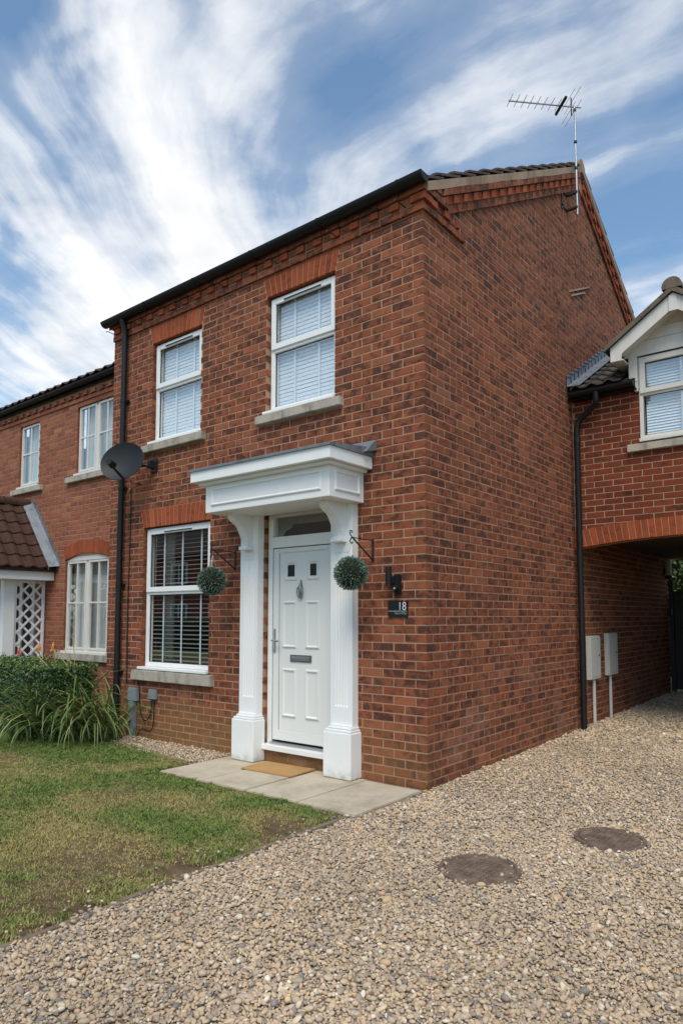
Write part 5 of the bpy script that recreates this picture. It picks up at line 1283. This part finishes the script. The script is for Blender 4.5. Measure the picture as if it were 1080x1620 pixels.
for i in range(298):
    cx = random.choice((-4.85, -4.65, -4.5, -4.35, -4.2, -4.08, -4.02)) + random.gauss(0, .06); cy = -.42 - (-4.1 - cx)*.62 + random.gauss(0, .1)
    cy = min(cy, -.16); lift = random.choice((0, 0, .05, .15, .25)) if i % 3 == 0 else 0
    me = SM[random.choices(range(22), [4]*12 + [4]*6 + [2.8]*4)[0]]
    o = put('leaf', me, (cx, cy, -.01 + lift), pl, random.uniform(-math.pi, math.pi) if i % 2 else random.gauss(-math.pi/2 - .3, .9)); s_ = random.uniform(.85, 1.4)*(1 if cx < -4.3 else .9); o.scale = (s_, s_, s_)
for (x0, y0, x1, y1, z1, md) in ((-4.5, -.42, -5.05, -.7, .95, 0), (-4.45, -.4, -4.62, -.6, 1.05, 0), (-4.55, -.45, -4.6, -.5, 1.15, 0), (-4.6, -.5, -5.25, -.85, .78, 0), (-4.4, -.35, -4.75, -.6, .98, 0), (-4.5, -.6, -5.0, -1.1, .25, 0), (-4.3, -.55, -4.8, -.95, .2, 0)):
    m = MB(); m.tube(bezier((x0, y0, 0), (x0, y0, z1*.4), ((x0 + x1)/2, (y0 + y1)/2, z1*.75), (x1, y1, z1), 8), [.008]*6 + [.006, .005, .004], 6); obj('dry_stem', m, 'strap_dry', pl)
for k_, (x, y, z, mt) in enumerate(((-5.32, -.78, 1.0, 'flower_red'), (-5.1, -.65, 1.06, 'flower_orange'), (-4.95, -.55, 1.06, 'flower_orange'))):
    m = MB(); m.tube([(x + .2, y + .2, 0), (x + .05, y + .06, z*.6), (x, y, z - .05)], .006, 6); obj('flower_stem', m, 'strap_light', pl)
    m = MB(); g = random.Random(k_)
    for i in range(46):
        a_ = g.uniform(0, 6.28); h = g.random(); rr_ = .026*(1.1 - h*.75); m.tube([(x + rr_*.4*math.cos(a_), y + rr_*.4*math.sin(a_), z - .055 + .1*h), (x + rr_*1.3*math.cos(a_), y + rr_*1.3*math.sin(a_), z - .075 + .1*h)], [.004, .0025], 5)
    obj('flower_spike', m, mt, pl)

# ------------------------------------------------------------------ across the street (seen mirrored in the glass)
op = tag(empty('opposite_house', (-27, -21, 0)), 'long brick house across the street, mirrored in the windows', 'house')
m = MB(); m.box(-42, -12, -27, -20.2, -.1, 5.0); obj('wall', m, 'brick_neighbour', op)
m = MB(); m.prism([(-19.8, 4.95), (-23.6, 7.4), (-27.4, 4.95)], (-42.3, -11.7), 'x'); obj('roof', m, 'roof_tile', op)
for x in np.arange(-40.5, -13, 3.4):
    for z in (.9, 3.3):
        m = ring(x, x + 1.5, z, z + 1.25, -20.2, -20.12, .09); m.box(x + .7, x + .8, -20.19, -20.13, z + .08, z + 1.17); obj('window_frame', m, 'upvc', op)
        m = MB(); m.box(x + .08, x + 1.42, -20.2, -20.17, z + .08, z + 1.17); obj('pane', m, 'sign_black', op)
oh = tag(empty('opposite_hedge', (-20, -15, 0)), 'clipped hedge across the street, mirrored in the windows', 'hedge')
m = MB(); m.box(-32, -6, -15.4, -14.6, -.1, 1.25, .05); obj('core', m, 'hedge_core', oh)
obj('foliage', leafcloud(8000, lambda g: (np.array((g.uniform(-32, -6), g.uniform(-14.65, -14.5), g.uniform(0, 1.3))), np.array((0, 1., .3))) if g.random() < .7 else (np.array((g.uniform(-32, -6), g.uniform(-15.4, -14.6), 1.28)), np.array((0, 0, 1.))), .09, .035, 21), 'hedge_leaf', oh, fix=False)

# a few fallen leaves on the gravel and path edge
def leaf_mesh(k):
    r = random.Random(k); L_ = r.uniform(.03, .045); m = MB(); c0 = [(L_*(t - .5), 0, .004 + .006*math.sin(t*3)) for t in np.linspace(0, 1, 6)]
    w_ = [0, .35, .5, .45, .25, 0]; m.strip([(p[0], p[1] + L_*w*.55, p[2] + .005) for p, w in zip(c0, w_)], c0); m.strip(c0, [(p[0], p[1] - L_*w*.55, p[2] + .005) for p, w in zip(c0, w_)]); return mesh_of('fallen_leaf', m, 'dead_leaf', smooth=True, fix=False)
MAT['dead_leaf'] = material('dead_leaf', (.50, .33, .06), .7)
o = put('fallen_leaf', leaf_mesh(0), (.045, -.10, .016), None, 1.1); tag(o, 'small yellow fallen leaf on the gravel at the foot of the house corner', 'leaf')
